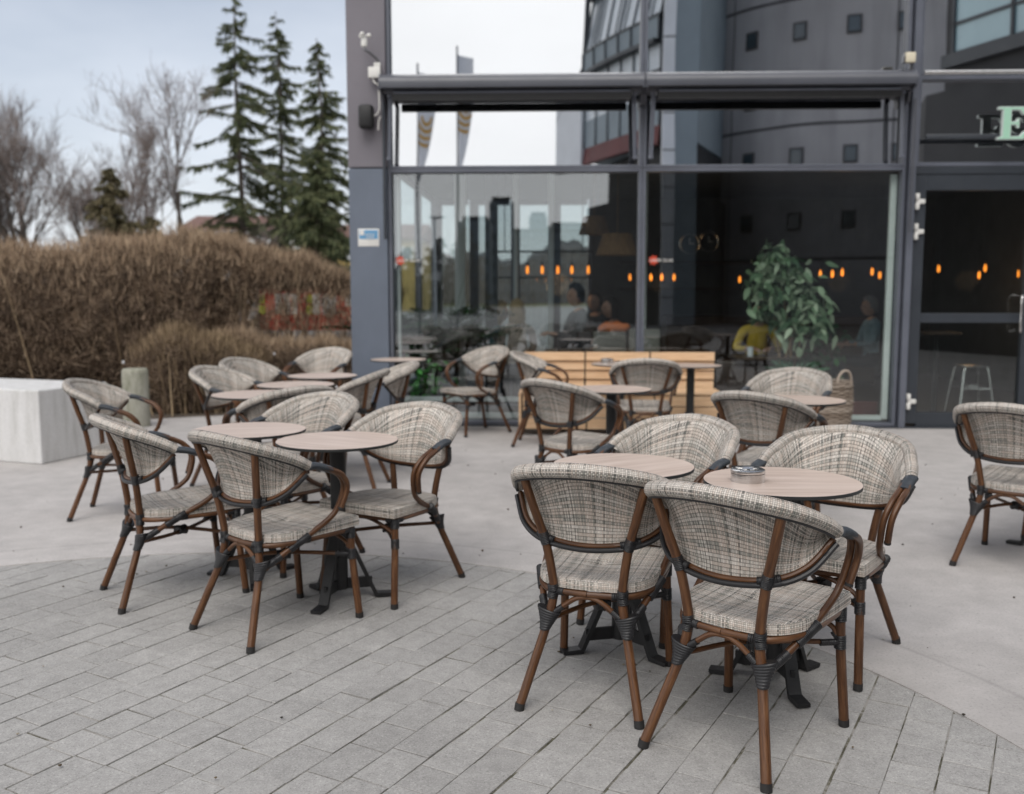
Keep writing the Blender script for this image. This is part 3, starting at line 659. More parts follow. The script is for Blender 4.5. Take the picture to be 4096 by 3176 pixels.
# shell of the room and the upper storey
bars('back_wall', [((3.80, 17.2, 1.6), (6.1, .2, 3.2))], M['inside_wall'], cafe, 0); 
for xa, xb in ((-2.0, -1.35), (-1.35, -.62), (-.62, .10), (.10, .75)):
    f = bars('window', [((xa + .05, 17.2, 1.6), (.10, .12, 3.0)), ((xb - .03, 17.2, 1.6), (.06, .12, 3.0)), (((xa + xb) / 2, 17.2, .20), (xb - xa - .16, .12, .2)), (((xa + xb) / 2, 17.2, 3.02), (xb - xa - .16, .12, .1))], M['frame_light'], cafe); bars('pane', [(((xa + xb) / 2, 17.2, 1.6), (xb - xa - .14, .008, 2.8))], M['glass_right'], f, 0)
for ya, yb in ((10.82, 12.9), (12.9, 15.0), (15.0, 17.1)):
    f = bars('window', [((-2.03, ya + .03, 1.6), (.10, .06, 3.0)), ((-2.03, yb - .03, 1.6), (.10, .06, 3.0)), ((-2.03, (ya + yb) / 2, .13), (.10, yb - ya - .12, .08)), ((-2.03, (ya + yb) / 2, 3.05), (.10, yb - ya - .12, .09))], M['frame_light'], cafe); bars('pane', [((-2.03, (ya + yb) / 2, 1.6), (.008, yb - ya - .10, 2.9))], M['glass_right'], f, 0)
bars('side_wall', [((6.75, 13.8, 3.2), (.2, 6.9, 6.4))], M['inside_wall'], cafe, 0)
bars('ceiling', [((2.36, 13.85, 3.12), (8.7, 6.6, .12))], M['inside_ceiling'], cafe, 0); bars('floor_slab', [((2.36, 13.85, .0), (8.7, 6.75, .03))], M['inside_floor'], cafe, 0)
bars('roof', [((2.36, 13.9, ZT + .13), (8.9, 7.2, .26))], M['frame'], cafe, .01); bars('upper_back_wall', [((2.2, 13.2, 4.75), (9.0, .12, 3.1))], M['inside_wall'], cafe, 0); bars('upper_side_wall', [((-2.06, 12.0, 4.75), (.12, 2.3, 3.1))], M['inside_wall'], cafe, 0)
for x, w, mm in ((-1.11, .13, 'grey_pale'), (-.70, .15, 'dark'), (-.42, .05, 'grey_pale'), (.02, .07, 'grey_pale'), (1.16, .09, 'grey_pale')):
    bars('inside_column', [((x, 12.1 if mm == 'grey_pale' else 11.75, 1.55), (w, .12, 3.0))], M['white_frame'] if mm == 'grey_pale' else M['inside_wall'], cafe)
bars('counter', [((3.4, 15.2, .55), (3.2, .6, 1.05))], M['dark_wood'], cafe, .01); bars('wall_shelf', [((2.4, 16.9, 1.95), (2.4, .35, .04)), ((2.4, 16.9, 1.5), (2.4, .35, .04))], M['dark_wood'], cafe)
bars('red_plinth', [((3.2, 10.85, .13), (.95, .05, .20))], mottled('dark_red_board', (.10, .022, .018), .6, .2, 4), cafe)
# ------------------------------------------------------------------ awnings
for n_, (xa, xb, lab) in enumerate(((-1.735, .945, 'left half of the rolled-in awning, dark grey box with folded arms'), (.975, 3.655, 'right half of the rolled-in awning, dark grey box with folded arms'))):
    aw = thing('awning', lab, 'awning', ((xa + xb) / 2, 10.2, 3.5), 0, 'rolled-in awnings over the window'); hw = (xb - xa) / 2
    prof = [(-.20, .015), (-.205, .07), (-.19, .115), (-.15, .150), (-.08, .170), (.13, .170), (.13, -.02), (-.06, -.02), (-.07, .010)]
    MB().prism([(y, z) for y, z in prof], -hw, hw, 'x').build('cassette', M['awning'], aw, angle=35)
    MB().prism([(-.128, -.098), (-.132, -.035), (-.120, -.022), (-.075, -.022), (-.066, -.035), (-.066, -.098)], -hw + .12, hw - .12, 'x').build('front_bar', M['black_metal'], aw, angle=30)
    MB().tube([(-hw + .13, -.130, -.022), (0, -.130, -.022), (hw - .13, -.130, -.022)], .014, 8).build('bar_highlight', M['frame_light'], aw)  # paler tube that paints in the highlight along the bar's top edge
    for s in (-1, 1):
        e = MB(); e.prism([(-.20, .0), (-.205, .075), (-.15, .155), (-.08, .176), (.14, .176), (.14, -.13), (.02, -.13), (-.02, -.03)], s * hw - .012, s * hw + .012, 'x'); e.build('end_plate', M['awning'], aw, angle=30)
        d = MB(); x0 = s * (hw - .075); d.tube([(x0, -.02, -.04), (x0 + s * .018, -.025, -.66)], .013, 8); d.tube([(x0 - s * .022, -.03, -.05), (x0 - s * .002, -.05, -.67)], .010, 8); d.box((x0, -.03, -.03), (.045, .05, .05), bevel=.006); d.box((x0 + s * .01, -.035, -.675), (.05, .04, .03), bevel=.006)
        d.build('folded_arm', M['frame_light'], aw)
    if n_ == 0: MB().tube([(-hw + .01, -.02, -.1), (-hw + .01, -.02, -1.50)], .018, 9).build('guide_tube', M['frame'], aw)
    else: MB().tube([(hw + .055, -.02, -.1), (hw + .055, -.02, -1.45)], .016, 9).build('guide_tube', M['awning'], aw)
# ------------------------------------------------------------------ small things on the front
sp = thing('speaker', 'small black loudspeaker on the grey pillar', 'speaker', (-1.91, 10.2, 3.26))
b = MB(); b.box((0, 0, 0), (.155, .13, .245), bevel=.035); b.build('body', M['black_plastic'], sp, angle=50)
b = MB(); b.box((0, -.062, 0), (.12, .012, .20), bevel=.005); b.build('grille', M['black_metal'], sp)
b = MB(); b.tube([(.03, .05, 0), (.04, .10, .01)], .02, 8); b.build('bracket', M['black_metal'], sp)
ws = thing('wind_sensor', 'white wind sensor with cups on a bent arm high on the pillar', 'sensor', (-1.82, 10.22, 3.71))
b = MB(); b.box((0, 0, 0), (.125, .07, .11), bevel=.008); b.box((.03, 0, .075), (.07, .05, .05), bevel=.006); b.build('junction_box', M['white'], ws, angle=30)
b = MB(); b.tube(spline([(.06, 0, .085), (.03, -.03, .13), (-.03, -.08, .18), (-.075, -.10, .205), (-.085, -.10, .235)], 6), .014, 8); b.build('arm', M['steel_dark'], ws)
b = MB(); b.lathe([(0, 0), (.028, .003), (.034, .04), (.026, .085), (.012, .10), (0, .102)], (-.085, -.10, .235), 16); b.build('housing', M['white'], ws)
for a in (0.3, 2.4, 4.5):
    b = MB(); cx, cy = -.085 + .05 * cos(a), -.10 + .05 * sin(a); b.tube([(-.085, -.10, .345), (cx, cy, .352)], .006, 6); b.lathe([(0, -.024), (.017, -.017), (.024, 0), (.017, .017), (0, .024)], (cx, cy, .352), 12); b.build('cup', M['white'], ws)
b = MB(); b.tube(spline([(-.02, 0, -.055), (.0, -.01, -.10), (.04, 0, -.13), (.045, 0, -.24), (.045, .0, -.36), (.02, .0, -.42), (-.03, .0, -.44)], 7), .009, 7); b.tube(spline([(.055, 0, -.44), (.035, 0, -.50), (.03, 0, -.58)], 6), .008, 7); b.build('cable', M['white'], ws)
lb = thing('alarm_box', 'small cream alarm box on top of the awning end', 'box', (3.60, 10.08, 3.77))
b = MB(); b.box((0, 0, .01), (.10, .06, .10), bevel=.008); b.build('housing', mottled('cream_plastic', (.66, .60, .46), .5, .06, 8), lb, angle=30)
b = MB(); b.lathe([(0, 0), (.014, .004), (0, .008)], (0, 0, 0), 12); b.box((-.055, .01, 0), (.03, .05, .085), bevel=.004); b.box((.02, .02, -.07), (.035, .03, .06)); b.build('bracket', M['steel_dark'], lb)
st = thing('sticker', 'blue and white notice sticker on the pillar', 'sticker', (-1.925, 10.2985, 2.025))
b = MB(); b.box((0, 0, 0), (.225, .003, .185), bevel=.001); b.build('backing', M['white'], st)
b = MB(); b.box((.0, -.003, .032), (.20, .003, .092)); b.build('blue_field', M['blue_print'], st)
b = MB(); b.box((-.07, -.006, .05), (.045, .003, .05))
for k in range(4): b.box((.015, -.006, .035 - k * .018), (.10 - .01 * k, .003, .005))
b.build('print', M['white'], st)
def text(body, size, mat, parent, loc, depth=.0015, name='lettering'):
    cu = bpy.data.curves.new(name, 'FONT'); cu.body = body; cu.size = size; cu.extrude = depth; cu.align_x = 'LEFT'; o = bpy.data.objects.new(name + '_tmp', cu); COL.objects.link(o)
    dg = bpy.context.evaluated_depsgraph_get(); me = bpy.data.meshes.new_from_object(o.evaluated_get(dg)); bpy.data.objects.remove(o)
    q = bpy.data.objects.new(name, me); me.materials.clear(); me.materials.append(mat); COL.objects.link(q); q.parent = parent; q.location = loc; q.rotation_euler = (radians(90), 0, 0); return q
for x, lab in ((-1.66, 'glass sticker with a red star on the left window'), (1.055, 'glass sticker with a red star just right of the middle window post')):
    g_ = thing('glass_sticker', lab, 'sticker', (x, YF - .002, 1.785), 0, 'glass maker stickers')
    poly = []
    for k in range(16): a = 2 * pi * k / 16 + .2; r = .060 if k % 2 == 0 else .036; poly.append((.055 + r * cos(a), r * sin(a)))
    MB().prism(poly, -.002, 0, 'y').build('star', M['red_star'], g_, smooth=False)
    text('LASER GLAS', .047, M['white'], g_, (.012, -.004, -.016), .0006)
# mint letters over the door
sg = thing('shop_sign', 'mint green serif letters on a dark rail over the door', 'sign', (4.535, 10.20, 2.985))
MB().box((.62, .045, .045), (2.6, .03, .05), bevel=.004).build('rail', M['frame'], sg)
E_ = [(0, 0), (.262, 0), (.285, .085), (.262, .085), (.225, .035), (.130, .030), (.130, .145), (.180, .145), (.195, .115), (.212, .115), (.212, .210), (.195, .210), (.180, .178), (.130, .178), (.130, .292), (.215, .290), (.245, .245), (.268, .245), (.258, .325), (0, .325), (.0, .300), (.045, .292), (.045, .033), (0, .025)]
def letter(poly, x, dy=0):
    P = [(x + p[0], p[1]) for p in poly]; n = MB().prism(P, -.045 + dy, .0 + dy, 'y').build('letter', M['mint_side'], sg, smooth=False)
    c = np.mean(P, 0); q = []
    m_ = len(P)
    for k in range(m_):                                   # inset outline for the coloured face
        a, b_, c_ = np.array(P[k - 1]), np.array(P[k]), np.array(P[(k + 1) % m_]); d1 = (b_ - a) / np.linalg.norm(b_ - a); d2 = (c_ - b_) / np.linalg.norm(c_ - b_)
        n1, n2 = np.array((-d1[1], d1[0])), np.array((-d2[1], d2[0])); v = n1 + n2; v /= max(.45, (v @ v) / 2) ; q.append(tuple(b_ + v * .0085))
    MB().prism(q, -.049 + dy, -.0455 + dy, 'y').build('face', M['mint'], n, smooth=False)
letter(E_, 0)
cen = spline([(.20, .255), (.175, .305), (.115, .318), (.06, .285), (.055, .225), (.10, .180), (.165, .150), (.205, .105), (.195, .045), (.13, .012), (.065, .025), (.035, .075)], 6)
nr = np.gradient(cen, axis=0); nr = np.c_[-nr[:, 1], nr[:, 0]] / np.linalg.norm(nr, axis=1)[:, None]; wv = np.interp(np.linspace(0, 1, len(cen)), (0, .2, .5, .8, 1), (.012, .022, .034, .022, .012))[:, None]
letter([tuple(p) for p in np.concatenate([cen + nr * wv, (cen - nr * wv)[::-1]])][::-1], .285)

# ------------------------------------------------------------------ inside the cafe
glow = emitter('filament_glow', (1.0, .29, .030), 1.75); M['bulb_glass'] = glow
def bulb(x, y, z, lab, h=2.95, s=1.0):
    s *= .78
    t = thing('pendant_bulb', lab, 'lamp', (x, y, z), 0, 'glowing filament bulbs')
    MB().lathe([(0, -.075 * s), (.018 * s, -.06 * s), (.024 * s, -.02 * s), (.020 * s, .03 * s), (.010 * s, .06 * s), (0, .065 * s)], seg=12).build('bulb', glow, t)
    b = MB(); b.lathe([(.014, .06 * s), (.016, .10 * s), (.006, .13 * s)], seg=10); b.tube([(0, 0, .12 * s), (0, 0, h - z)], .003, 5); b.build('socket', M['black_plastic'], t)
fr = thing('pendant_lamp', 'dark box frame lamp hanging inside the left window', 'lamp', (-.075, 12.5, 1.80))
b = MB(); b.box((0, 0, .165), (1.27, .12, .02)); b.box((0, 0, -.165), (1.27, .12, .02)); b.box((-.63, 0, 0), (.02, .12, .31)); b.box((.63, 0, 0), (.02, .12, .31)); b.tube([(-.5, 0, .17), (-.5, 0, 1.25)], .006, 6); b.tube([(.5, 0, .17), (.5, 0, 1.25)], .006, 6); b.build('frame', M['black_metal'], fr, smooth=False)
ords = ['leftmost', 'second from left', 'middle', 'second from right', 'rightmost']
for k, x in enumerate((-.28, -.09, .11, .29, .50)): bulb(x, 12.45, 1.735, f'glowing filament bulb inside the hanging box frame, {ords[k]} of its five', 1.95)
for k, x in enumerate((1.12, 1.41, 1.56, 1.73)): bulb(x, 13.5, 1.655, ['glowing bulb just left of the middle window post', 'first of three bulbs right of the middle post', 'centre one of three bulbs right of the middle post', 'last of three bulbs right of the middle post'][k], s=.9)
bulb(2.73, 14, 1.63, 'glowing bulb half hidden left of the tall potted ficus', s=.9)
for k, (x, z) in enumerate(((3.87, 1.71), (4.04, 1.71), (4.18, 1.73), (4.60, 1.74), (4.71, 1.69))): bulb(x, 14, z, ['bulb next to the ficus crown, leftmost of three close ones', 'bulb right of the ficus, middle of three close ones', 'bulb right of the ficus, last of three close ones', 'left and higher bulb of the pair near the door post', 'right and lower bulb of the pair near the door post'][k])
for k, (x, z) in enumerate(((5.53, 1.78), (6.10, 1.69), (6.18, 1.79), (6.65, 1.71))): bulb(x, 14, z, ['single glowing bulb in the left of the door glass', 'lower bulb of the pair in the door glass', 'upper bulb of the pair in the door glass', 'bulb at the handle side of the door glass'][k])
for x, y, z, r0, r1, h, lab in ((.55, 12, 2.15, .19, .13, .22, 'straw lampshade hanging left of the middle window post'), (.80, 11.5, 1.88, .25, .17, .25, 'wide tan lampshade lower beside the middle window post')):
    b = MB(); b.lathe([(r0, 0), (r1, h), (r1 - .01, h), (r0 - .01, 0), (r0, 0)], seg=28, caps=False); b.tube([(0, 0, h), (0, 0, 3.05 - z)], .004, 5)
    tag(b.build('lampshade', mottled('straw_shade', (.26, .145, .06), .7, .3, 30, stretch=(1, 1, .2)), loc=(x, y, z)), lab, 'lampshade', 'straw lampshades')
for x, z, lab in ((2.22, 2.21, 'left round wall clock at the back of the cafe'), (2.52, 2.24, 'right round wall clock at the back of the cafe')):
    c = thing('wall_clock', lab, 'clock', (x, 15.5, z), 0, 'round clocks'); ring = [(.15 * cos(a), 0, .15 * sin(a)) for a in np.linspace(0, 2 * pi, 33)]
    MB().tube(ring, .016, 8).build('rim', M['steel'], c); b = MB(); b.prism([(.14 * cos(a), .14 * sin(a)) for a in np.linspace(0, 2 * pi, 29)[:-1]], 0, .02, 'y'); b.build('dial', M['black_plastic'], c); b = MB(); b.box((.0, -.01, .04), (.008, .006, .10)); b.box((.035, -.01, 0), (.07, .006, .008)); b.build('hand', M['white'], c)
def seat_block(name, lab, x0, x1, z0, z1, y, mat, cat, depth=.42):
    t = thing(name, lab, cat, ((x0 + x1) / 2, y, 0)); w = x1 - x0
    MB().box((0, 0, (z0 + z1) / 2), (w, .07, z1 - z0), bevel=.015).build('backrest', mat, t, angle=40)
    MB().box((0, depth / 2, .43), (w, depth, .09), bevel=.02).build('seat', mat, t, angle=40)
    b = MB()
    for sx in (-1, 1):
        for yy in (.02, depth - .02): b.box((sx * (w / 2 - .03), yy, .21), (.035, .035, .38))
    b.build('leg', M['black_metal'], t, smooth=False)
seat_block('indoor_chair', 'dark upholstered chair back behind the wooden bench, left of the grey ones', .10, .475, .50, 1.0, 10.95, M['dark_cloth'], 'chair')
seat_block('indoor_chair', 'weathered grey wooden chair back inside, left of the middle window post', .50, .87, .50, 1.0, 10.95, M['grey_wood'], 'chair')
seat_block('indoor_chair', 'weathered grey wooden chair back inside, right of the middle window post', .905, 1.25, .50, 1.03, 10.95, M['grey_wood'], 'chair')
sf = thing('sofa', 'dark brown leather sofa behind the glass next to the bench', 'sofa', (2.28, 11.25, 0))
b = MB(); b.box((0, 0, .27), (.86, .6, .30), bevel=.04); b.build('seat', M['brown_leather'], sf); b = MB(); b.box((0, .0 - .26, .45), (.86, .12, .46), bevel=.04); b.build('backrest', M['brown_leather'], sf); b = MB(); b.box((-.40, .05, .42), (.12, .55, .26), bevel=.04); b.build('armrest', M['brown_leather'], sf)
for x, y, z, w, lab in ((-1.42, 11.0, .77, .62, 'dark low table inside by the palm, nearer of two'), (-1.12, 11.6, .88, .75, 'dark table inside behind the palm, farther of two'), (2.45, 11.1, .72, .7, 'dark table in front of the person in yellow'), (.35, 11.9, .74, .8, 'dark table in front of the person with dark hair'), (4.6, 11.6, .98, .45, 'tall dark bar table behind the door glass')):
    t = thing('indoor_table', lab, 'table', (x, y, 0), 0, 'tables inside the cafe'); MB().box((0, 0, z - .015), (w, w * .8, .03), bevel=.005).build('tabletop', M['grey_wood'] if x < 0 else M['dark_wood'], t, smooth=False)
    b = MB(); b.lathe([(.18, 0), (.18, .015), (.03, .03), (.03, z - .03), (.08, z - .03)], seg=20); b.build('column', M['black_metal'], t)
tg = thing('drinking_glass', 'clear beaker on the table before the person in yellow', 'glass', (2.28, 10.98, .72)); MB().lathe([(.030, 0), (.036, .11), (.033, .11), (.028, .01), (0, .01)], seg=20).build('glass', M['bldg_pane_light'], tg)
sl = thing('metal_stool', 'bare metal stool behind the lower door glass', 'stool', (4.87, 11.25, 0))
b = MB(); b.box((0, 0, .60), (.30, .30, .02), bevel=.008); b.build('seat', M['steel'], sl)
for sx in (-1, 1):
    for sy in (-1, 1): MB().tube(spline([(sx * .11, sy * .11, .60), (sx * .14, sy * .14, .52), (sx * .20, sy * .20, .01)], 6), .013, 8).build('leg', M['steel'], sl)
b = MB(); b.tube([(-.16, -.16, .35), (.16, -.16, .35)], .008, 6); b.tube([(-.16, .16, .35), (.16, .16, .35)], .008, 6); b.build('stretcher', M['steel'], sl)

# plants inside
def leaf_quads(P, D, L, W):
    return strips(P, D, L, W, bend=.3, up=-.25, segs=3)
def leaf_shapes(P, D, L, W):
    """pointed oval leaves, two quads and two tips each"""
    n = len(P); D = D / np.linalg.norm(D, axis=1)[:, None]; r = rng.normal(size=(n, 3)); sd = np.cross(D, r); sd /= np.linalg.norm(sd, axis=1)[:, None]; up = np.cross(sd, D)
    t = [0, .3, .62, 1.0]; w = [.12, .5, .42, .02]; rows = []
    for a, b in zip(t, w):
        c = P + D * (L * a)[:, None] - np.array((0, 0, 1)) * (L * .22 * a * a)[:, None]; s_ = sd * (W * b)[:, None]; rows += [c - s_ + up * (W * b * .25)[:, None], c + s_ + up * (W * b * .25)[:, None]]
    V = np.stack(rows, 1).reshape(-1, 3); base = (np.arange(n) * 8)[:, None]
    F = np.concatenate([base + np.array([[2 * i, 2 * i + 1, 2 * i + 3, 2 * i + 2]]) for i in range(3)], 0); return V, F
fi = thing('potted_ficus', 'tall ficus with glossy green leaves standing inside the window', 'plant', (2.66, 10.9, 0))
MB().lathe([(0, 0), (.15, 0), (.18, .32), (.165, .32), (.155, .28), (0, .28)], seg=28).build('pot', M['brown_leather'], fi)
for k, pts in enumerate(([(.02, 0, .28), (.06, .02, .7), (-.0, 0, 1.15), (-.12, 0, 1.75)], [(.05, 0, .28), (-.02, 0, .62), (.10, .03, 1.05), (.16, .02, 1.62)], [(-.03, .02, .28), (.12, .0, .72), (.22, .05, 1.3)], [(.0, -.03, .28), (-.06, -.02, .62), (-.14, .0, 1.2), (-.20, .02, 1.6)])):
    MB().tube(spline(pts, 6), np.linspace(.016, .006, 6 * (len(pts) - 1) + 1), 7).build('stem', M['ficus_stem'], fi)
cl = [(-.15, 1.88, .12, 34), (-.24, 1.27, .11, 34), (-.26, 1.66, .17, 50), (-.05, 1.70, .18, 60), (.10, 1.62, .16, 46), (-.30, 1.45, .14, 44), (-.08, 1.45, .16, 40), (.14, 1.38, .18, 60), (.28, 1.26, .15, 48), (.05, 1.20, .15, 30), (.36, 1.06, .12, 34), (.20, 1.02, .13, 30), (-.10, 1.20, .10, 16), (.0, 1.0, .10, 10)]
P = np.concatenate([np.array((cx, 0, cz)) + rng.normal(size=(n, 3)) * np.array((r, r * .8, r)) * .62 for cx, cz, r, n in cl]); D = rng.normal(size=(len(P), 3)) * .7 + np.array((0, -.25, -.55))
V, F = leaf_shapes(P, D, rng.uniform(.11, .17, len(P)), rng.uniform(.05, .08, len(P))); raw('leaves', V, F, M['leaf'], fi)
fe = thing('potted_fern', 'small pale fern at the foot of the ficus', 'plant', (2.73, 10.72, 0)); MB().lathe([(0, 0), (.10, 0), (.13, .5), (.11, .5), (0, .46)], seg=24).build('pot', M['brown_leather'], fe)
n = 150; a = rng.uniform(0, 2 * pi, n); V, F = strips(np.c_[.06 * np.cos(a), .06 * np.sin(a), np.full(n, .5)], np.c_[np.cos(a), np.sin(a), rng.uniform(.6, 2.2, n)], rng.uniform(.2, .42, n), rng.uniform(.02, .045, n), .2, -.35, 4); raw('leaves', V, F, M['fern'], fe)
fe = thing('dark_houseplant', 'dim grey-green houseplant right of the ficus stems', 'plant', (3.12, 11.2, 0)); MB().lathe([(0, 0), (.12, 0), (.15, .45), (.13, .45), (0, .42)], seg=24).build('pot', M['black_plastic'], fe)
n = 120; P = np.array((0, 0, .85)) + rng.normal(size=(n, 3)) * .15; V, F = leaf_shapes(P, rng.normal(size=(n, 3)), rng.uniform(.08, .14, n), rng.uniform(.04, .06, n)); raw('leaves', V, F, M['palm'], fe)
pa = thing('potted_palm', 'dark leafy palm inside the left window corner', 'plant', (-1.36, 11.0, 0)); MB().lathe([(0, 0), (.17, 0), (.21, .36), (.19, .36), (0, .32)], seg=28).build('pot', M['black_plastic'], pa)
parts = []
for k in range(80):
    a = rng.uniform(0, 2 * pi); base = np.array((.07 * cos(a), .07 * sin(a), .34)); L = rng.uniform(.7, 1.4); el = rng.uniform(.9, 1.5); d = np.array((cos(a) * cos(el), sin(a) * cos(el) * .5, sin(el))); m_ = 26; t = np.linspace(.3, 1, m_)
    c = base + d * (L * t)[:, None] + np.array((cos(a) * .35, sin(a) * .15, -.30)) * (L * t ** 3)[:, None]; sdv = np.cross(d, (0, 0, 1)); sdv /= np.linalg.norm(sdv) + 1e-6
    for s in (-1, 1): parts.append(strips(c, sdv * s + d * .7 + rng.normal(0, .12, (m_, 3)), np.full(m_, .24) * np.sin(pi * np.clip(t, .15, .93)) + .03, np.full(m_, .026), .1, -.3, 2))
    parts.append(strips(base[None], d[None], np.array([L]), np.array([.014]), .02, 0, 4))
V, F = join_raw(parts); raw('leaves', V, F, M['palm'], pa)
gp = thing('floor_plant', 'low bright green plant on the floor by the left window', 'plant', (-1.38, 10.62, 0)); MB().lathe([(0, 0), (.10, 0), (.12, .2), (.10, .2), (0, .17)], seg=24).build('pot', M['black_plastic'], gp)
n = 170; P = np.array((0, 0, .38)) + rng.normal(size=(n, 3)) * np.array((.13, .08, .15)); V, F = leaf_shapes(P, rng.normal(size=(n, 3)) + np.array((0, -.3, -.2)), rng.uniform(.06, .11, n), rng.uniform(.035, .05, n)); raw('leaves', V, F, by_island('bright_leaf', [(0, (.03, .12, .03)), (.6, (.06, .24, .05)), (1, (.10, .34, .09))], .45), gp)
# wicker basket
wb = thing('wicker_basket', 'tall woven willow basket with a looped handle by the window', 'basket', (2.90, 10.03, 0))
b = MB()
for k in range(26):
    z = .012 + k * .0205; r = .205 + .028 * sin(k / 26 * 2.6); ring = []
    for a in np.linspace(0, 2 * pi, 81): ring.append(((r + .007 * cos(10 * a + (k % 2) * pi)) * cos(a), (r + .007 * cos(10 * a + (k % 2) * pi)) * sin(a), z + .002 * sin(10 * a)))
    b.tube(ring, .0112, 6)
for k in range(20): a = 2 * pi * k / 20; b.tube([(.20 * cos(a), .20 * sin(a), 0), (.232 * cos(a), .232 * sin(a), .28), (.216 * cos(a), .216 * sin(a), .55)], .006, 5)
b.build('basket_body', M['wicker'], wb)
MB().tube(spline([(.03, -.20, .50), (.035, -.20, .58), (.08, -.19, .645), (.14, -.17, .645), (.175, -.15, .58), (.175, -.14, .50)], 8), .0135, 8).build('handle', M['wicker'], wb)

# ------------------------------------------------------------------ hedges of bare twigs
def hedge(name, label, line, depth, top, n, core=True, low=0.0, mats=('twig', 'shoot'), stems=None, spread=1.0, tipfrac=.32, lean=.0):
    """line: [(x,y,top,density)...] along the front; twigs grow up and outward through the whole body"""
    t = thing(name, label, 'hedge', (line[0][0], line[0][1], 0)); L = np.array(line, float); org = np.array((line[0][0], line[0][1], 0))
    d = np.r_[0, np.cumsum(np.hypot(*np.diff(L[:, :2], axis=0).T))]; den = L[:, 3]
    def sample(m):
        q = rng.uniform(0, d[-1], m * 3); keep = rng.uniform(0, den.max(), m * 3) < np.interp(q, d, den); q = q[keep][:m]; x = np.interp(q, d, L[:, 0]); y = np.interp(q, d, L[:, 1]); tp = np.interp(q, d, L[:, 2]); return q, x, y, tp
    def bumps(q): return .07 * np.sin(q * 2.3 + 1) + .05 * np.sin(q * 5.7) + .03 * np.sin(q * 13.1 + 2)
    # tufts: many short twigs fan out of each tuft, and a darker twig colour imitates shaded gaps between lit clumps
    nc = int(n / 16); q, x, y, tp = sample(nc); nc = len(q); u = rng.uniform(0, 1, nc) ** .75
    zz = np.where(rng.uniform(size=nc) < (.38 if low > 1 else .10), rng.uniform(.1, max(low, .11), nc), low + (tp + bumps(q) - .10 - low) * u)
    bulge = depth * (.34 + .16 * np.sin(pi * np.clip(zz / tp, 0, 1))); sg = np.where(rng.uniform(size=nc) < .68, -rng.uniform(.72, 1, nc), rng.uniform(-1, 1, nc))
    yy = y + depth * .45 + sg * bulge * np.sqrt(np.clip(1.04 - (zz / (tp + .10)) ** 5, .04, 1))
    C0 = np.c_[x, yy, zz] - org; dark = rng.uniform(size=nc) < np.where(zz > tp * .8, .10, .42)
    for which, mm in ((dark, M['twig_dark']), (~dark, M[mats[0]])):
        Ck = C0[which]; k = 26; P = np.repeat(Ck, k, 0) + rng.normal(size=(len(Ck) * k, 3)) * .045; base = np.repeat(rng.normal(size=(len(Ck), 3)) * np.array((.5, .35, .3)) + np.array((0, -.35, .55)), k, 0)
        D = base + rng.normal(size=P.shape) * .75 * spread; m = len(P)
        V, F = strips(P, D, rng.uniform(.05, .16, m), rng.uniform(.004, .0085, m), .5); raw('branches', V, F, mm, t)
    m2 = int(n * tipfrac); q, x, y, tp = sample(m2); m2 = len(q); v = rng.uniform(0, 1, m2)
    zz = (tp + bumps(q)) * np.where(v < .7, rng.uniform(.84, 1.0, m2), rng.uniform(.25, .9, m2)); yy = y + depth * .45 + np.where(v < .7, rng.uniform(-1, 1, m2) * depth * .42, -depth * .48 * rng.uniform(.7, 1.05, m2))
    V, F = strips(np.c_[x, yy, zz] - org, rng.normal(size=(m2, 3)) * np.array((.28, .3, .2)) + np.array((0, -.05, .9)), rng.uniform(.07, .17, m2), rng.uniform(.004, .008, m2), .3); raw('new_shoots', V, F, M[mats[1]], t)
    if stems:
        m3 = stems; q, x, y, tp = sample(m3); m3 = len(q); V, F = strips(np.c_[x, y + depth * .45 + rng.normal(0, depth * .3, m3), np.zeros(m3)] - org, rng.normal(size=(m3, 3)) * np.array((.13, .12, .0)) + np.array((0, -.04, 1)), tp * rng.uniform(.6, 1.0, m3), rng.uniform(.010, .020, m3), .12, segs=4); raw('stems', V, F, M[mats[2] if len(mats) > 2 else 'stem'], t)
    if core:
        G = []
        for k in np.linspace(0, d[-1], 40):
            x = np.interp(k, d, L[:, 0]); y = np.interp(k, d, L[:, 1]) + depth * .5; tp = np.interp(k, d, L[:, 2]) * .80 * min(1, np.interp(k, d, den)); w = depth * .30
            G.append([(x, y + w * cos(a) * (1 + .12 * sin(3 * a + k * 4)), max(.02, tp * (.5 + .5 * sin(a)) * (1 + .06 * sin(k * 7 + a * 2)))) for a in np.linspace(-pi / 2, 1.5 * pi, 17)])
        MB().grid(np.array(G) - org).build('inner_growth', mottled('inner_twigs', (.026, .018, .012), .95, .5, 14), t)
    return t
hedge('bare_hedge', 'tall clipped brown hedge without leaves along the terrace', [(-10.5, 11.3, 1.70, 1), (-7.6, 11.6, 1.90, 1), (-6.4, 11.85, 2.10, 1), (-5.2, 12.05, 2.16, 1), (-4.4, 12.2, 2.13, .9)], 1.7, 2.2, 90000, stems=160, spread=1.1, tipfrac=.32)
hedge('thin_hedge', 'thinner end of the brown hedge where a red banner shows through', [(-4.7, 12.35, 2.10, 1), (-4.0, 12.5, 2.06, .95), (-3.1, 12.7, 1.90, .95), (-2.6, 12.8, 1.66, .9), (-2.1, 12.9, 1.42, .9)], 1.1, 2.0, 30000, core=False, low=1.45, stems=170, tipfrac=.5, spread=1.1)
hedge('low_hedge', 'low brown hedge in front of the thin one, beside the pillar', [(-4.3, 11.9, .82, .9), (-3.2, 11.95, .82, 1), (-2.25, 12.0, .88, 1)], .8, .9, 20000, stems=100, spread=1.1, tipfrac=.32)
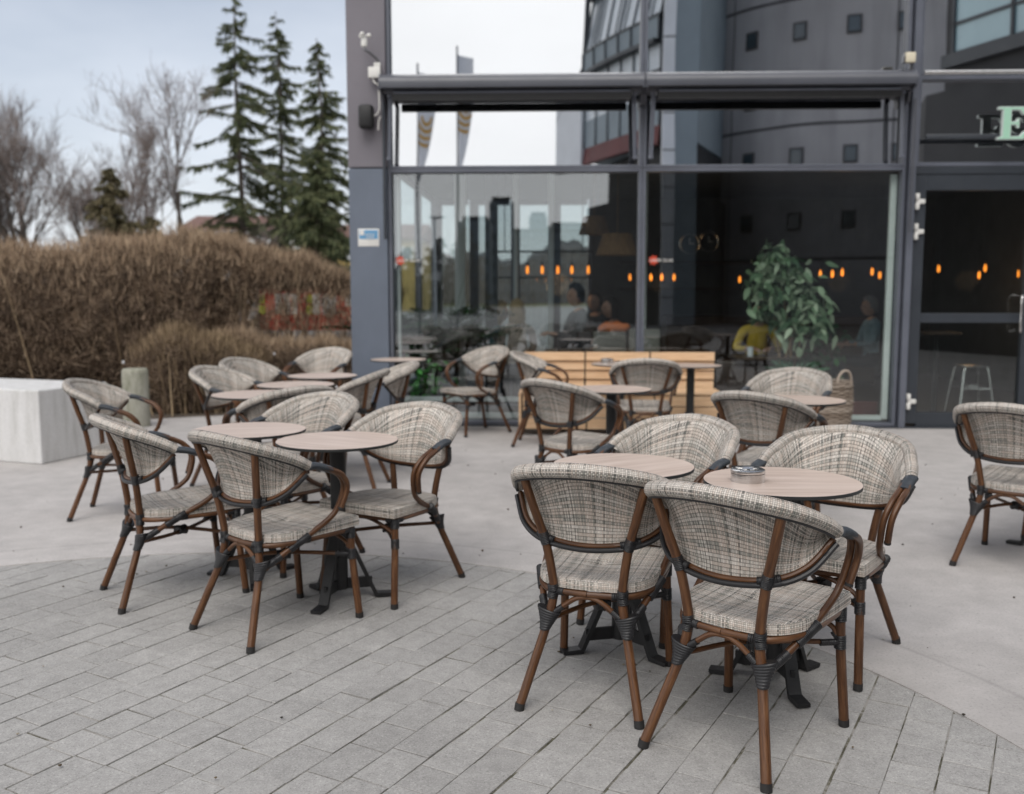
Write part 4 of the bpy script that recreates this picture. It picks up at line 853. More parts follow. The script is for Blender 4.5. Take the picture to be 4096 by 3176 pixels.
hedge('brushy_shrub', 'upright straw coloured shrub bulging out of the hedge behind the bollard', [(-4.95, 11.15, .72, .5), (-4.45, 11.1, .92, 1), (-3.95, 11.25, .90, 1), (-3.5, 11.45, .62, .7)], .75, 1.0, 9000, mats=('twig', 'stem'), stems=520, core=True, spread=.8, tipfrac=.6)
# scraps of old snow caught in the twigs
for k in range(9):
    x = rng.uniform(-5.6, -2.6); y = np.interp(x, (-5.6, -4.2, -2.6), (11.45, 11.25, 11.85)) + rng.uniform(-.05, .1); z = rng.uniform(.12, .72); s_ = rng.uniform(.010, .022)
    bm = bmesh.new(); bmesh.ops.create_icosphere(bm, subdivisions=2, radius=s_)
    b = MB(); b.add([(v.co.x * .8 + random.uniform(-1, 1) * s_ * .3, v.co.y, v.co.z * 1.5 + random.uniform(-1, 1) * s_ * .3) for v in bm.verts], [tuple(w.index for w in f.verts) for f in bm.faces]); bm.free()
    tag(b.build('snow_patch', M['snow'], loc=(x, y, z)), 'scrap of old snow caught low in the brown hedge', 'snow', 'snow scraps in the hedge')
# red banner behind the hedge
bn = thing('red_banner', 'red banner with white and lime patches seen through the thin hedge', 'banner', (-3.9, 14.4, 0))
MB().box((.60, 0, 1.20), (2.1, .02, .66)).build('sheet', M['red_print'], bn); MB().box((.95, .01, 1.62), (1.4, .015, .14)).build('grey_band', M['bldg_grey'], bn)
for x, w in ((-.17, .11), (-.04, .10), (.07, .09), (.41, .12), (.54, .10), (.65, .12), (.92, .16)):
    b = MB(); b.box((x, -.014, 1.27 + (.12 if x > .8 else 0)), (w, .006, .31), bevel=.002); b.build('white_patch', M['white'], bn)
for x in (-.42, .30, 1.03):
    b = MB()
    for z in (1.34, 1.18): b.box((x, -.014, z), (.09, .006, .13))
    b.build('lime_patch', M['lime_print'], bn)
for x in (-1.6, 0, 1.6): b = MB(); b.tube([(x, .03, 0), (x, .03, 1.75)], .03, 8); b.build('post', M['steel_dark'], bn)

# ------------------------------------------------------------------ trees
def prisms(A, B, ra, rb, sides=4):
    A, B = np.array(A), np.array(B); n = len(A); D = B - A; D = D / (np.linalg.norm(D, axis=1)[:, None] + 1e-9); ref = np.where(np.abs(D[:, 2:3]) < .9, np.array((0, 0, 1.)), np.array((1., 0, 0))); s = np.cross(D, ref); s /= np.linalg.norm(s, axis=1)[:, None]; t = np.cross(D, s); V = []
    for P, r in ((A, np.array(ra)), (B, np.array(rb))):
        for k in range(sides): a = 2 * pi * k / sides; V.append(P + (s * cos(a) + t * sin(a)) * r[:, None])
    V = np.stack(V, 1).reshape(-1, 3); base = (np.arange(n) * 2 * sides)[:, None]
    F = np.concatenate([base + np.array([[k, (k + 1) % sides, sides + (k + 1) % sides, sides + k]]) for k in range(sides)], 0); return V, F
def spruce(name, label, loc, H, R0, seed, gap=.25, mat='spruce', bare=.0, group='spruces behind the hedge', dense=1.0):
    rg = np.random.default_rng(seed); t = thing(name, label, 'tree', loc, 0, group)
    tr = spline([(rg.normal(0, .03), rg.normal(0, .03), -.2), (rg.normal(0, .08), rg.normal(0, .08), H * .35), (rg.normal(0, .10), rg.normal(0, .1), H * .7), (0, 0, H)], 8); MB().tube(tr, np.linspace(H * .0125, .015, len(tr)), 8).build('trunk', M['bark'], t)
    A = []; B = []; ra = []; rb = []; SP = []; SD = []; SL = []; SW = []; z = H * .06 + bare * H
    heights = H * (.06 + bare + (.985 - .06 - bare) * rg.uniform(0, 1, int(215 * (1 - gap))) ** 1.05)
    for z in heights:
        f = 1 - z / H
        for _ in range(1):
            a = rg.uniform(0, 2 * pi); L = R0 * (f ** .82) * rg.choice([.45, .7, .9, 1.0, 1.25]) * rg.uniform(.8, 1.15) + .12; droop = rg.uniform(.02, .62) + .22 * f; pit = rg.uniform(-.30, .32); pts = []; m = max(3, int(L / .28)); c0 = np.array([np.interp(z, tr[:, 2], tr[:, 0]), np.interp(z, tr[:, 2], tr[:, 1]), z])
            for i in range(m + 1):
                u = i / m; pts.append(c0 + np.array((cos(a) * L * u, sin(a) * L * u, L * (pit * u - droop * u * u + .45 * u ** 4 * droop)) ))
            pts = np.array(pts); A += list(pts[:-1]); B += list(pts[1:]); r = np.linspace(.030 * (.4 + L / 3), .006, m + 1); ra += list(r[:-1]); rb += list(r[1:])
            k = int((L * 50 + 14) * dense); u = rg.uniform(.10, 1, k); base = np.stack([np.interp(u, np.linspace(0, 1, m + 1), pts[:, j]) for j in range(3)], 1); sgn = rg.choice([-1, 1], k); side = np.array((-sin(a), cos(a), 0)); out = np.array((cos(a), sin(a), -.2))
            SP.append(base); SD.append(side * (sgn * rg.uniform(.2, 1, k))[:, None] + out * rg.uniform(.3, .9, k)[:, None] + np.c_[np.zeros(k), np.zeros(k), -rg.uniform(-.25, 1.5, k)]); SL.append(rg.uniform(.12, .36, k) * (.5 + .5 * min(1, L))); SW.append(rg.uniform(.035, .11, k))
    V, F = prisms(A, B, ra, rb); raw('branches', V, F, M['bark'], t)
    V, F = strips(np.concatenate(SP), np.concatenate(SD), np.concatenate(SL), np.concatenate(SW), .15, -.15, 2); raw('crown', V, F, M[mat], t); return t
SG = 'spruces behind the hedge'
spruce('spruce_tree', 'tallest ragged spruce with long open lower branches', (-14.4, 45, 0), 15.2, 4.4, 11, .10)
spruce('spruce_tree', 'slender spruce in the middle of the three', (-13.35, 48, 0), 15.0, 3.0, 12, .12)
spruce('spruce_tree', 'spruce beside the building pillar, right one of the three', (-9.95, 42, 0), 12.2, 2.7, 13, .05)
spruce('spruce_tree', 'short bushy spruce filling in at the foot of the pillar side', (-9.3, 39, 0), 7.2, 2.6, 14, .0, dense=1.4)
spruce('conifer_tree', 'squat brownish conifer between the bare trees at the left', (-16.0, 35, 0), 6.0, 2.1, 15, .0, mat='conifer', group='small conifers', dense=1.6)
spruce('conifer_tree', 'low dark conifer right of the squat brownish one', (-14.9, 36, 0), 4.3, 1.5, 16, .0, mat='conifer', group='small conifers', dense=1.4)
def bare_tree(name, label, loc, H, seed, spread=.55, mat='tree_twig', trunk_mat='bark', levels=5, r0=.13, stems=1, upright=.35, group='bare trees behind the hedge'):
    rg = np.random.default_rng(seed); t = thing(name, label, 'tree', loc, 0, group); A = []; B = []; ra = []; rb = []; TA = []; TB_ = []; tra = []; trb = []
    def grow(p, d, L, r, lev):
        n = 3 if lev < 3 else 2; pts = [p]
        for i in range(n):
            d = d + rg.normal(0, .13 + .04 * lev, 3) + np.array((0, 0, upright * .18)); d /= np.linalg.norm(d); pts.append(pts[-1] + d * L / n)
        for i in range(n):
            q = r * (1 - .35 * i / n), r * (1 - .35 * (i + 1) / n)
            if lev <= 1: TA.append(pts[i]); TB_.append(pts[i + 1]); tra.append(q[0]); trb.append(q[1])
            else: A.append(pts[i]); B.append(pts[i + 1]); ra.append(q[0]); rb.append(q[1])
        if lev >= levels: return
        k = rg.integers(3, 6) if lev < levels - 1 else rg.integers(5, 9)
        for j in range(k):
            u = rg.uniform(.35, 1.0) if lev > 0 else rg.uniform(.3, 1.0); i = min(n - 1, int(u * n)); pp = pts[i] + (pts[i + 1] - pts[i]) * (u * n - i); ax = rg.normal(size=3); ax /= np.linalg.norm(ax); dd = d * (1 - spread * .5) + ax * spread * rg.uniform(.6, 1.3) + np.array((0, 0, upright)); dd /= np.linalg.norm(dd)
            grow(pp, dd, L * rg.uniform(.50, .76), max(.0062, r * rg.uniform(.45, .62)), lev + 1)
    for s in range(stems): grow(np.array((rg.normal(0, .15) * (stems > 1), rg.normal(0, .15) * (stems > 1), -.1)), np.array((rg.normal(0, .12) * (1 + stems * .4), rg.normal(0, .12), 1.)), H * .40, r0 * rg.uniform(.7, 1), 0)
    V, F = prisms(TA, TB_, tra, trb, 7); raw('trunk', V, F, M[trunk_mat], t); V, F = prisms(A, B, ra, rb, 3); raw('crown', V, F, M[mat], t); return t
bare_tree('bare_tree', 'broad many-stemmed bare tree at the left edge', (-21.8, 40, 0), 11.2, 21, .5, stems=3, r0=.15, upright=.45)
bare_tree('bare_tree', 'bare tree cut by the left picture edge', (-24.2, 42, 0), 10.6, 22, .5, stems=2, r0=.14, upright=.45)
bare_tree('bare_tree', 'airy bare tree between the conifer and the spruces', (-19.0, 45, 0), 11.2, 23, .55, stems=2, r0=.13, upright=.4)
bare_tree('bare_tree', 'fine twigged birch leaning against the tallest spruce', (-15.1, 41, 0), 14.6, 24, .60, stems=1, r0=.14, upright=.5)
bare_tree('bare_tree', 'small pale stemmed bare tree before the squat conifer', (-16.4, 33, 0), 4.4, 25, .5, trunk_mat='birch_bark', levels=4, r0=.06, stems=2, upright=.4)
bare_tree('bare_tree', 'thin bare sapling in front of the right spruces', (-12.2, 40, 0), 5.6, 26, .45, trunk_mat='birch_bark', levels=4, r0=.06, stems=2, upright=.5)
bare_tree('bare_tree', 'low bare tree behind the left end of the hedge', (-18.2, 38, 0), 7.8, 27, .6, levels=5, r0=.10, stems=2, upright=.35)
# far houses
def house(label, loc, w, d, h, roof_h, wall, seed, n=4):
    t = thing('far_house', label, 'house', loc, 0, 'houses beyond the trees'); MB().box((0, 0, h / 2), (w, d, h)).build('wall', wall, t, smooth=False)
    r = MB(); r.prism([(-d / 2 - .4, h), (d / 2 + .4, h), (0, h + roof_h)], -w / 2 - .4, w / 2 + .4, 'x'); r.build('roof', M['roof_red'], t, smooth=False)
    for k in range(n):
        x = -w / 2 + w * (k + .5) / n; f = MB(); f.box((x, -d / 2 - .02, h - 1.1), (w / n * .72, .10, 1.0)); o = f.build('window', M['white'], t, smooth=False); q = MB(); q.box((x, -d / 2 - .085, h - 1.1), (w / n * .50, .02, .75)); q.build('pane', M['bldg_pane_light'], o, smooth=False)
house('red roofed house with a white window band, between the spruces', (-21.2, 72, 0), 9.5, 8, 5.8, 1.3, M['wall_white'], 1, 5)
house('yellow house with a red roof half hidden by the right spruces', (-12.8, 76, 0), 6.0, 8, 5.4, 1.3, M['wall_yellow'], 2, 3)
house('pale low house left of the spruces beyond the hedge', (-31.0, 80, 0), 7.0, 7, 5.2, 1.0, M['wall_white'], 3, 3)
b = MB(); n = 160; b_parts = []
xs = np.linspace(-90, 40, n)
G = []
for j, (yy, hh) in enumerate(((120, 0.0), (122, 1.0), (135, 1.25), (150, 0))):
    G.append([(x, yy, (6.0 + 1.1 * sin(x * .21) + .7 * sin(x * .63 + 1) + .35 * sin(x * 2.1)) * hh) for x in xs])
b.grid(np.array(G)); tag(b.build('distant_wood', mottled('distant_wood', (.085, .075, .070), .95, .4, .25)), kind='stuff')

# ------------------------------------------------------------------ the street behind the viewer (what the glass mirrors)
tw = thing('round_concrete_building', 'round concrete building with rows of small square windows, mirrored in the glass', 'building', (16.34, -31.14, 0)); R_ = 9.45
MB().lathe([(0, 0), (R_, 0), (R_, 30), (0, 30)], seg=96).build('wall', M['conc_bldg'], tw, angle=30)
for z in (2.9, 8.78, 14.24, 19.9, 25.5): MB().lathe([(R_ - .02, z - .06), (R_ + .012, z - .06), (R_ + .012, z + .06), (R_ - .02, z + .06)], seg=96).build('joint', M['joint'], tw, angle=30)
for a in (145.6, 100.0, 78.0, 168): a = radians(a); MB().box(((R_ + .002) * cos(a), (R_ + .002) * sin(a), 15), (.03, .05, 30), Matrix.Rotation(a, 3, 'Z')).build('joint', M['joint'], tw, smooth=False)
for z in (4.6, 7.42, 10.1, 12.8, 16.1, 18.7):
    for a in (164.5, 151.5, 139.0, 124.7, 110.5, 98.4, 86, 74):
        a = radians(a); c = ((R_ + .01) * cos(a), (R_ + .01) * sin(a), z); Rm = Matrix.Rotation(a, 3, 'Z')
        b = MB(); b.box(c, (.10, .62, .78), Rm); w = b.build('window', M['joint'], tw, smooth=False); b = MB(); b.box(((R_ + .05) * cos(a), (R_ + .05) * sin(a), z), (.05, .46, .60), Rm); b.build('pane', M['bldg_pane'], w, smooth=False)
gb = thing('glazed_building', 'curved office block with slanting glass bands and a dark red soffit, mirrored in glass', 'building', (4.75, -21.2, 0))
# front line from the near right end to the far left corner, gently bowed
FL = spline([(4.75, -21.2, 0), (3.75, -23.1, 0), (2.75, -25.4, 0), (1.75, -28.2, 0)], 6) - np.array((4.75, -21.2, 0)); nx = np.array((-.93, .36, 0))
def band(z0, z1, out, mat, name, parent=gb, out1=None):
    o1 = out if out1 is None else out1; G = [FL + nx * out + np.array((0, 0, z0)), FL + nx * o1 + np.array((0, 0, z1)), FL + nx * (o1 - .35) + np.array((0, 0, z1)), FL + nx * (out - .35) + np.array((0, 0, z0)), FL + nx * out + np.array((0, 0, z0))]
    return MB().grid(np.array(G)).build(name, mat, parent, angle=30)
band(7.7, 8.5, .15, M['soffit_red'], 'soffit', out1=.05); band(8.5, 9.8, .05, M['bldg_grey'], 'spandrel'); p1 = band(9.8, 11.9, .0, M['bldg_pane_light'], 'glazing'); band(11.9, 12.05, .45, M['bldg_frame'], 'ledge'); band(12.05, 13.05, .15, M['bldg_grey'], 'spandrel'); p2 = band(13.05, 15.6, .1, M['bldg_pane_light'], 'glazing', out1=-.45); band(15.6, 15.85, -.2, M['bldg_frame'], 'ledge'); band(15.85, 22, -.5, M['bldg_pane_light'], 'glazing', out1=-1.2)
for i in range(0, len(FL), 3):
    for z0, z1, o0, o1 in ((8.5, 11.9, .09, .04), (12.05, 13.05, .2, .2), (13.05, 15.6, .14, -.41)):
        MB().tube([FL[i] + nx * o0 + np.array((0, 0, z0)), FL[i] + nx * o1 + np.array((0, 0, z1))], .042, 6).build('mullion', M['bldg_frame'], gb)
for i in range(0, len(FL), 2):
    for dz in (0,): MB().tube([FL[i] + nx * .14 + np.array((0, 0, 13.05)), FL[i] + nx * -.40 + np.array((0, 0, 15.6))], .03, 5).build('mullion', M['bldg_frame'], gb)
band(10.78, 10.86, .06, M['bldg_frame'], 'transom'); band(13.02, 13.12, .2, M['bldg_frame'], 'transom')
# body behind, white perforated end wall, dark belly, white and grey piers on the right
B0 = np.array((4.75, -21.2, 0)); body = [tuple((FL[k] + nx * -.4)[:2]) for k in range(0, len(FL), 3)] + [(2.5, -12.0), (9.5, -12.0), (1.3, -.2)]
MB().prism([tuple((FL[k] - nx * .4)[:2]) for k in range(len(FL))] + [(1.2, -13.5), (5.0, -9.0), (1.6, -.3)], 7.8, 22, 'z').build('core', M['bldg_grey'], gb, smooth=False)
MB().prism([tuple((FL[k] - nx * (.4 + .05 * k))[:2]) for k in range(len(FL))] + [(2.0, -13.0), (5.0, -9.0), (1.6, -.3)], 5.6, 7.72, 'z').build('belly', M['dark_bldg'], gb, smooth=False)
MB().prism([tuple((FL[k] - nx * .15)[:2]) for k in range(len(FL))] + [(3.0, -12.0), (5.0, -9.0), (2.2, -.3)], 0, 5.6, 'z').build('ground_floor', M['dark_bldg'], gb, smooth=False)
e0 = FL[-1] + nx * .1; e1 = e0 + np.array((-1.25, -2.2, 0)); dv = e1 - e0; an = math.atan2(dv[1], dv[0]); c = (e0 + e1) / 2; Rm = Matrix.Rotation(an, 3, 'Z')
MB().box((c[0], c[1], 9.7), (np.linalg.norm(dv), .3, 4.4), Rm).build('end_wall', M['bldg_white'], gb, smooth=False)
b = MB()
for k in range(60):
    s_ = rng.uniform(.06, .94); z = rng.uniform(7.8, 11.6); p = e0 + dv * s_ + np.array((dv[1], -dv[0], 0)) / np.linalg.norm(dv) * -.16; b.box((p[0], p[1], z), (.16, .04, .20), Rm)
b.build('perforation', M['dark_bldg'], gb, smooth=False)
MB().tube([e1 + np.array((0, 0, 10.2)), e0 + np.array((0, 0, 12.4)), e0 + np.array((.3, .4, 17.5))], .16, 6).build('edge_trim', M['bldg_frame'], gb)
MB().box((.27, .15, 9), (.50, .40, 18)).build('white_pier', M['bldg_white'], gb, smooth=False)
for z in np.arange(1.2, 18, 1.55): MB().box((.27, .352, z), (.505, .02, .05)).build('joint', M['joint'], gb, smooth=False)
MB().box((1.0, .05, 10), (.94, .45, 20)).build('grey_pier', M['bldg_grey'], gb, smooth=False)
rb_ = thing('overhanging_block', 'dark building with teal windows reaching over the street, mirrored above the door', 'building', (9.5, -3.1, 0))
o_ = np.array((9.5, -3.1)); dv = np.array((.74, 1.9)); an = math.atan2(dv[1], dv[0]); Ln = 9.0; u = dv / np.hypot(*dv); nv = np.array((u[1], -u[0])); Rm = Matrix.Rotation(an, 3, 'Z')
def rbox(s, z, w, dz, off, th, mat, name, par=rb_): q = u * s + nv * off; return MB().box((q[0], q[1], z), (w, th, dz), Rm).build(name, mat, par, smooth=False)
rbox(Ln / 2 - .35, 8.3, Ln, 4.2, 1.65, 3.0, M['dark_bldg'], 'wall'); rbox(Ln / 2 - .3, 6.9, Ln, .30, .08, .25, M['bldg_frame'], 'sill')
for k in range(5):
    s0 = .05 + k * 1.72
    for z, dz in ((7.38, .62), (8.25, 1.0), (9.35, 1.0)):
        f = rbox(s0 + .84, z, 1.66, dz, .08, .12, M['teal_pane'], 'window'); rbox(s0 + .0, z, .08, dz + .12, .04, .16, M['bldg_frame'], 'window_frame'); rbox(s0 + .84, z - dz / 2 - .03, 1.72, .07, .05, .15, M['bldg_frame'], 'window_frame')
MB().prism([(-.25, -.8), (.6, 1.2), (4.2, 9.5), (8, 8), (6, -8), (1.5, -7.5)], 0, 6.25, 'z').build('ground_floor', M['dark_bldg'], rb_, smooth=False)
MB().box((-.15, .1, 4.0), (.30, .24, .28)).build('wall_lamp', M['bldg_grey'], rb_, smooth=False)
# beach flags
def flag(label, loc, ztop, zbot, w, rz=0, poleh=None):
    t = thing('feather_flag', label, 'flag', loc, rz, 'tall feather flags'); b = MB(); b.tube([(0, 0, 0), (0, 0, ztop * .6), (.02, 0, ztop + .25)], .03, 8); b.build('pole', M['steel_dark'], t)
    z = np.linspace(zbot, ztop, 40); k = (z - zbot) / (ztop - zbot); wd = w * np.clip(k * 1.5, .06, 1) ** .8; G = []
    for i in range(40): G.append([(.03 + wd[i] * s + .02 * sin(6 * k[i]), .06 * sin(4 * k[i] + 3 * s), z[i] - .25 * s * w) for s in np.linspace(0, 1, 8)])
    G = np.array(G); MB().grid(G).grid(G + np.array((0, .012, 0))).build('cloth', M['flag_white'], t)
    b = MB()
    for c, rr in enumerate((.28, .52, .76, 1.0)):
        r = w * rr; A = np.linspace(pi * .98, 2 * pi * .985, 18); zc = ztop - .42 * (ztop - zbot) + .12; V = []
        for s in (r - w * .055, r + w * .055): V.append([(.03 + np.clip(w * .5 + s * cos(a), .02, w * np.clip(((zc + 1.7 * s * sin(a)) - zbot) / (ztop - zbot) * 1.5, .06, 1) ** .8), -.075, zc + 1.7 * s * sin(a) - .1) for a in A])
        b.grid(np.array(V)).grid(np.array(V) + np.array((0, .17, 0)))
    for q in ((.25, .12, .4), (.5, .1, .6)):
        b.grid(np.array([[(.03 + w * .2 + w * .65 * s, yy, ztop - q[0] - dz - .3 * s * s * w * 2) for s in np.linspace(0, 1, 8)] for dz in (0, .09) for yy in (-.075,)]))
    b.build('gold_arcs', M['flag_gold'], t); return t
flag('white feather flag with gold arcs, right one of the mirrored pair', (-2.84, -9.2, 0), 8.6, 5.1, .50)
flag('white feather flag with gold arcs, left one of the mirrored pair', (-4.05, -9.2, 0), 8.1, 4.9, .52)
flag('white feather flag with gold arcs, mirrored behind the shop letters', (10.6, -2.0, 0), 5.0, 3.0, .5) if False else None
# far town
def tower(label, loc, w, d, h, nx_, nz):
    t = thing('distant_block', label, 'building', loc, 0, 'distant blocks across the street'); MB().box((0, 0, h / 2), (w, d, h)).build('wall', M['far_bldg'], t, smooth=False); MB().box((0, 0, h + .3), (w * .8, d * .8, .6)).build('roof', M['dark_bldg'], t, smooth=False)
    for k in range(nz):
        b = MB()
        for j in range(nx_): b.box((-w / 2 + w * (j + .5) / nx_, d / 2 + .02, h * (k + .6) / nz), (w / nx_ * .55, .08, h / nz * .45))
        b.build('window_row', M['bldg_pane'], t, smooth=False)
tower('distant dark high block with a flat top, mirrored in the left window', (-5.9, -101, 0), 2.9, 4, 12.4, 3, 7); tower('narrow distant block between two larger ones', (-1.7, -121, 0), 2.6, 4, 12.2, 3, 7)
tower('long distant slab left of the high block', (-8.6, -93, 0), 3.6, 6, 9.4, 4, 5); tower('wide distant block right of the others', (3.5, -131, 0), 8.2, 6, 11.4, 7, 6); tower('low distant block behind the yard', (-1.0, -108, 0), 12, 6, 9.0, 9, 5)
def lamp_post(label, loc, h):
    t = thing('lamp_post', label, 'street lamp', loc, 0, 'yard lamps'); MB().tube([(0, 0, 0), (0, 0, h)], .05, 8).build('pole', M['white_frame'], t); MB().box((.12, 0, h + .05), (.62, .26, .10), bevel=.03).build('lamp_head', M['white'], t); MB().box((.06, .06, h * .47), (.30, .04, .36)).build('small_sign', M['white'], t)
lamp_post('pale yard lamp with a flat head, mirrored in the left window', (-4.72, -19.2, 0), 4.45)
for k, (x, y, h, r) in enumerate(((-11.6, -59, 5.2, 3), (-8.2, -52, 5.6, 2.6), (-5.6, -44, 5.9, 2.2), (-15.5, -66, 6.2, 3.4), (-19, -60, 7, 3.5))):
    spruce('distant_tree', ['dark tree mirrored in the left window just by the pillar', 'dark tree mirrored in the left window, next to the lamp', 'dull tree mirrored right of the lamp', 'farther tree mirrored in the left window near the pillar', 'tall far tree mirrored in the left window behind the lamp'][k], (x, y, 0), h, r, 60 + k, .0, mat='conifer', group='trees across the car park', dense=.8)

# ------------------------------------------------------------------ people sitting behind the glass
SHIRTS = {}
def cloth(name, c):
    if name not in SHIRTS: SHIRTS[name] = mottled(name, c, .85, .18, 14, roughvar=.05)
    return SHIRTS[name]
def person(label, loc, rz, shirt, trousers, hair, hair_len=.0, scale=1.0, lean=(0, 0), arms=None, head_turn=0.0, beard=False):
    lx, ly = lean
    J = dict(pel=(0, 0, .53), wai=(lx * .3, ly * .3, .66), che=(lx * .7, ly * .7, .85), nb=(lx, ly, 1.02), nk=(lx * 1.1, ly * 1.1 + .02, 1.10))
    for s, n in ((1, 'R'), (-1, 'L')):
        J['sh' + n] = (lx * .95 + s * .165, ly * .95, 1.00); J['hi' + n] = (s * .09, .02, .51); J['kn' + n] = (s * .12, .44, .53); J['an' + n] = (s * .12, .45, .11); J['to' + n] = (s * .125, .60, .05)
        e, w = (arms or {}).get(n, ((.215, .08, .76), (.13, .30, .74))); J['el' + n] = (lx * .7 + s * e[0], ly * .7 + e[1], e[2]); J['wr' + n] = (lx * .5 + s * w[0], ly * .5 + w[1], w[2])
    Rr = dict(pel=.135, wai=.125, che=.135, nb=.075, nk=.052)
    for n in 'RL': Rr.update({'sh' + n: .062, 'el' + n: .043, 'wr' + n: .029, 'hi' + n: .092, 'kn' + n: .062, 'an' + n: .042, 'to' + n: .035})
    E_ = [('pel', 'wai'), ('wai', 'che'), ('che', 'nb'), ('nb', 'nk')]
    for n in 'RL': E_ += [('nb', 'sh' + n), ('sh' + n, 'el' + n), ('el' + n, 'wr' + n), ('pel', 'hi' + n), ('hi' + n, 'kn' + n), ('kn' + n, 'an' + n), ('an' + n, 'to' + n)]
    keys = list(J); me = bpy.data.meshes.new('tmp'); me.from_pydata([J[k] for k in keys], [(keys.index(a), keys.index(b)) for a, b in E_], [])
    o = bpy.data.objects.new('tmp', me); COL.objects.link(o); sk = o.modifiers.new('s', 'SKIN'); sk.use_smooth_shade = True; su = o.modifiers.new('u', 'SUBSURF'); su.levels = su.render_levels = 2
    for k, dta in zip(keys, me.skin_vertices[0].data): dta.radius = (Rr[k], Rr[k] * (.78 if k in ('wai', 'che', 'pel') else 1)); dta.use_root = k == 'pel'
    dg = bpy.context.evaluated_depsgraph_get(); ev = bpy.data.meshes.new_from_object(o.evaluated_get(dg)); bpy.data.objects.remove(o)
    V = [v.co[:] for v in ev.vertices]; F = [tuple(p.vertices) for p in ev.polygons]; b = MB(); mats = [M['skin'], shirt, trousers, M['black_plastic'], M['eye']]
    Jn = {k: np.array(v, float) for k, v in J.items()}
    def mat_of(c):
        best = None
        for a, q in E_:
            A, B = Jn[a], Jn[q]; d = B - A; t = np.clip((c - A) @ d / (d @ d), 0, 1); r = np.linalg.norm(c - A - d * t)
            if best is None or r < best[0]: best = (r, a, q, t)
        _, a, q, t = best
        if (a, q) == ('nb', 'nk'): return 0 if t > .35 else 1
        if a[:2] == 'el': return 1 if t < .80 else 0
        if a[:2] in ('hi', 'kn'): return 2
        if a[:2] == 'an': return 3
        if a == 'pel': return 2 if (q[:2] == 'hi' or c[2] < .57) else 1
        return 1
    Va = np.array(V)
    for f in F: pass
    base = b.n; b.v.extend(V); b.n += len(V)
    for f in F: b.f.append(f); b.mi.append(mat_of(Va[list(f)].mean(0))); b.uv.extend([(0, 0)] * len(f))
    # head with brow, nose, jaw, ears and eyes, turned on the neck
    hc = np.array((lx * 1.15, ly * 1.15 + .045, 1.225)); Rz = np.array(Matrix.Rotation(head_turn, 3, 'Z'))
    bm = bmesh.new(); bmesh.ops.create_icosphere(bm, subdivisions=4, radius=1)
    def shape(p):
        x, y, z = p; X, Y, Z = x * .076, y * .097, z * .118
        if z < 0: X *= 1 - .28 * z * z; Y *= 1 - .10 * z * z
        if y > .3: Y += .020 * math.exp(-((x / .16) ** 2 + ((z + .12) / .20) ** 2)) + .007 * math.exp(-((x / .30) ** 2 + ((z + .50) / .10) ** 2)) + .006 * math.exp(-((x / .5) ** 2 + ((z - .22) / .12) ** 2)) - .007 * math.exp(-(((abs(x) - .36) / .16) ** 2 + ((z - .04) / .11) ** 2)) + .010 * math.exp(-((x / .3) ** 2 + ((z + .85) / .16) ** 2))
        if abs(x) > .8: X += np.sign(x) * .016 * math.exp(-(((y + .05) / .20) ** 2 + ((z + .05) / .22) ** 2))
        return np.array((X, Y, Z))
    hv = [shape(v.co) for v in bm.verts]; hf = [tuple(v.index for v in f.verts) for f in bm.faces]; raw_n = [np.array(v.co) for v in bm.verts]; bm.free()
    b.add([hc + Rz @ p for p in hv], hf, None, 0)
    for s in (-1, 1):
        bm = bmesh.new(); bmesh.ops.create_icosphere(bm, subdivisions=2, radius=.0105); ec = Rz @ np.array((s * .029, .083, .004)); b.add([hc + ec + np.array(v.co) for v in bm.verts], [tuple(v.index for v in f.verts) for f in bm.faces], None, 4); bm.free()
    mouth = [hc + Rz @ np.array((x, .0935 - 9 * x * x, -.058)) for x in np.linspace(-.022, .022, 7)]; b.tube(mouth, .0045, 6, mi=0)
    # hands: palm and five bent fingers
    for s, n in ((1, 'R'), (-1, 'L')):
        w = Jn['wr' + n]; d = w - Jn['el' + n]; d /= np.linalg.norm(d); sd = np.cross(d, (0, 0, 1.)); sd /= np.linalg.norm(sd) + 1e-9; up = np.cross(sd, d)
        b.tube([w - d * .01, w + d * .03, w + d * .085], [.026, .034, .034], 10, mi=0, flat=(1.15, .55, tuple(up)))
        for k, (off, L) in enumerate(((-.030, .066), (-.010, .080), (.010, .086), (.029, .076))):
            p = w + d * .082 + sd * off; b.tube(spline([p, p + d * L * .45 - up * .004, p + d * L * .78 - up * .020, p + d * L * .92 - up * .042], 4), np.linspace(.0088, .0066, 13), 7, mi=0)
        p = w + d * .028 - sd * s * .030; b.tube(spline([p, p + d * .022 - sd * s * .022 - up * .006, p + d * .055 - sd * s * .026 - up * .014], 4), np.linspace(.0105, .0075, 9), 7, mi=0)
    body = b.build('person', mats, None, angle=80); body.location = loc; body.rotation_euler = (0, 0, rz); body.scale = (scale,) * 3; tag(body, label, 'person', 'guests inside the cafe')
    # hair: a shell over the crown and back of the head, with its own length
    sel = {}; hb = MB(); nv = []
    rg = np.random.default_rng(len(label))
    for i, p in enumerate(raw_n):
        if p[2] > .42 - .55 * (p[1] < .25) - .25 * (p[1] < -.2) - hair_len * 2.0 * (p[1] < .15) and not (p[1] > .45 and p[2] < .62):
            sel[i] = len(nv); th = .013 + .012 * max(0, p[2]) + rg.uniform(0, .005); q = hv[i] * (1 + th / .09); q[2] -= hair_len * .35 * max(0, -p[1] + .1) * max(0, .5 - p[2]); nv.append(hc + Rz @ q)
    ff = [tuple(sel[k] for k in f) for f in hf if all(k in sel for k in f)]; inner = [tuple(len(nv) + k for k in f[::-1]) for f in ff]
    hb.add(nv + [hc + (np.array(p) - hc) * .86 for p in nv], ff + inner); hb.build('hair', hair, body, angle=80)
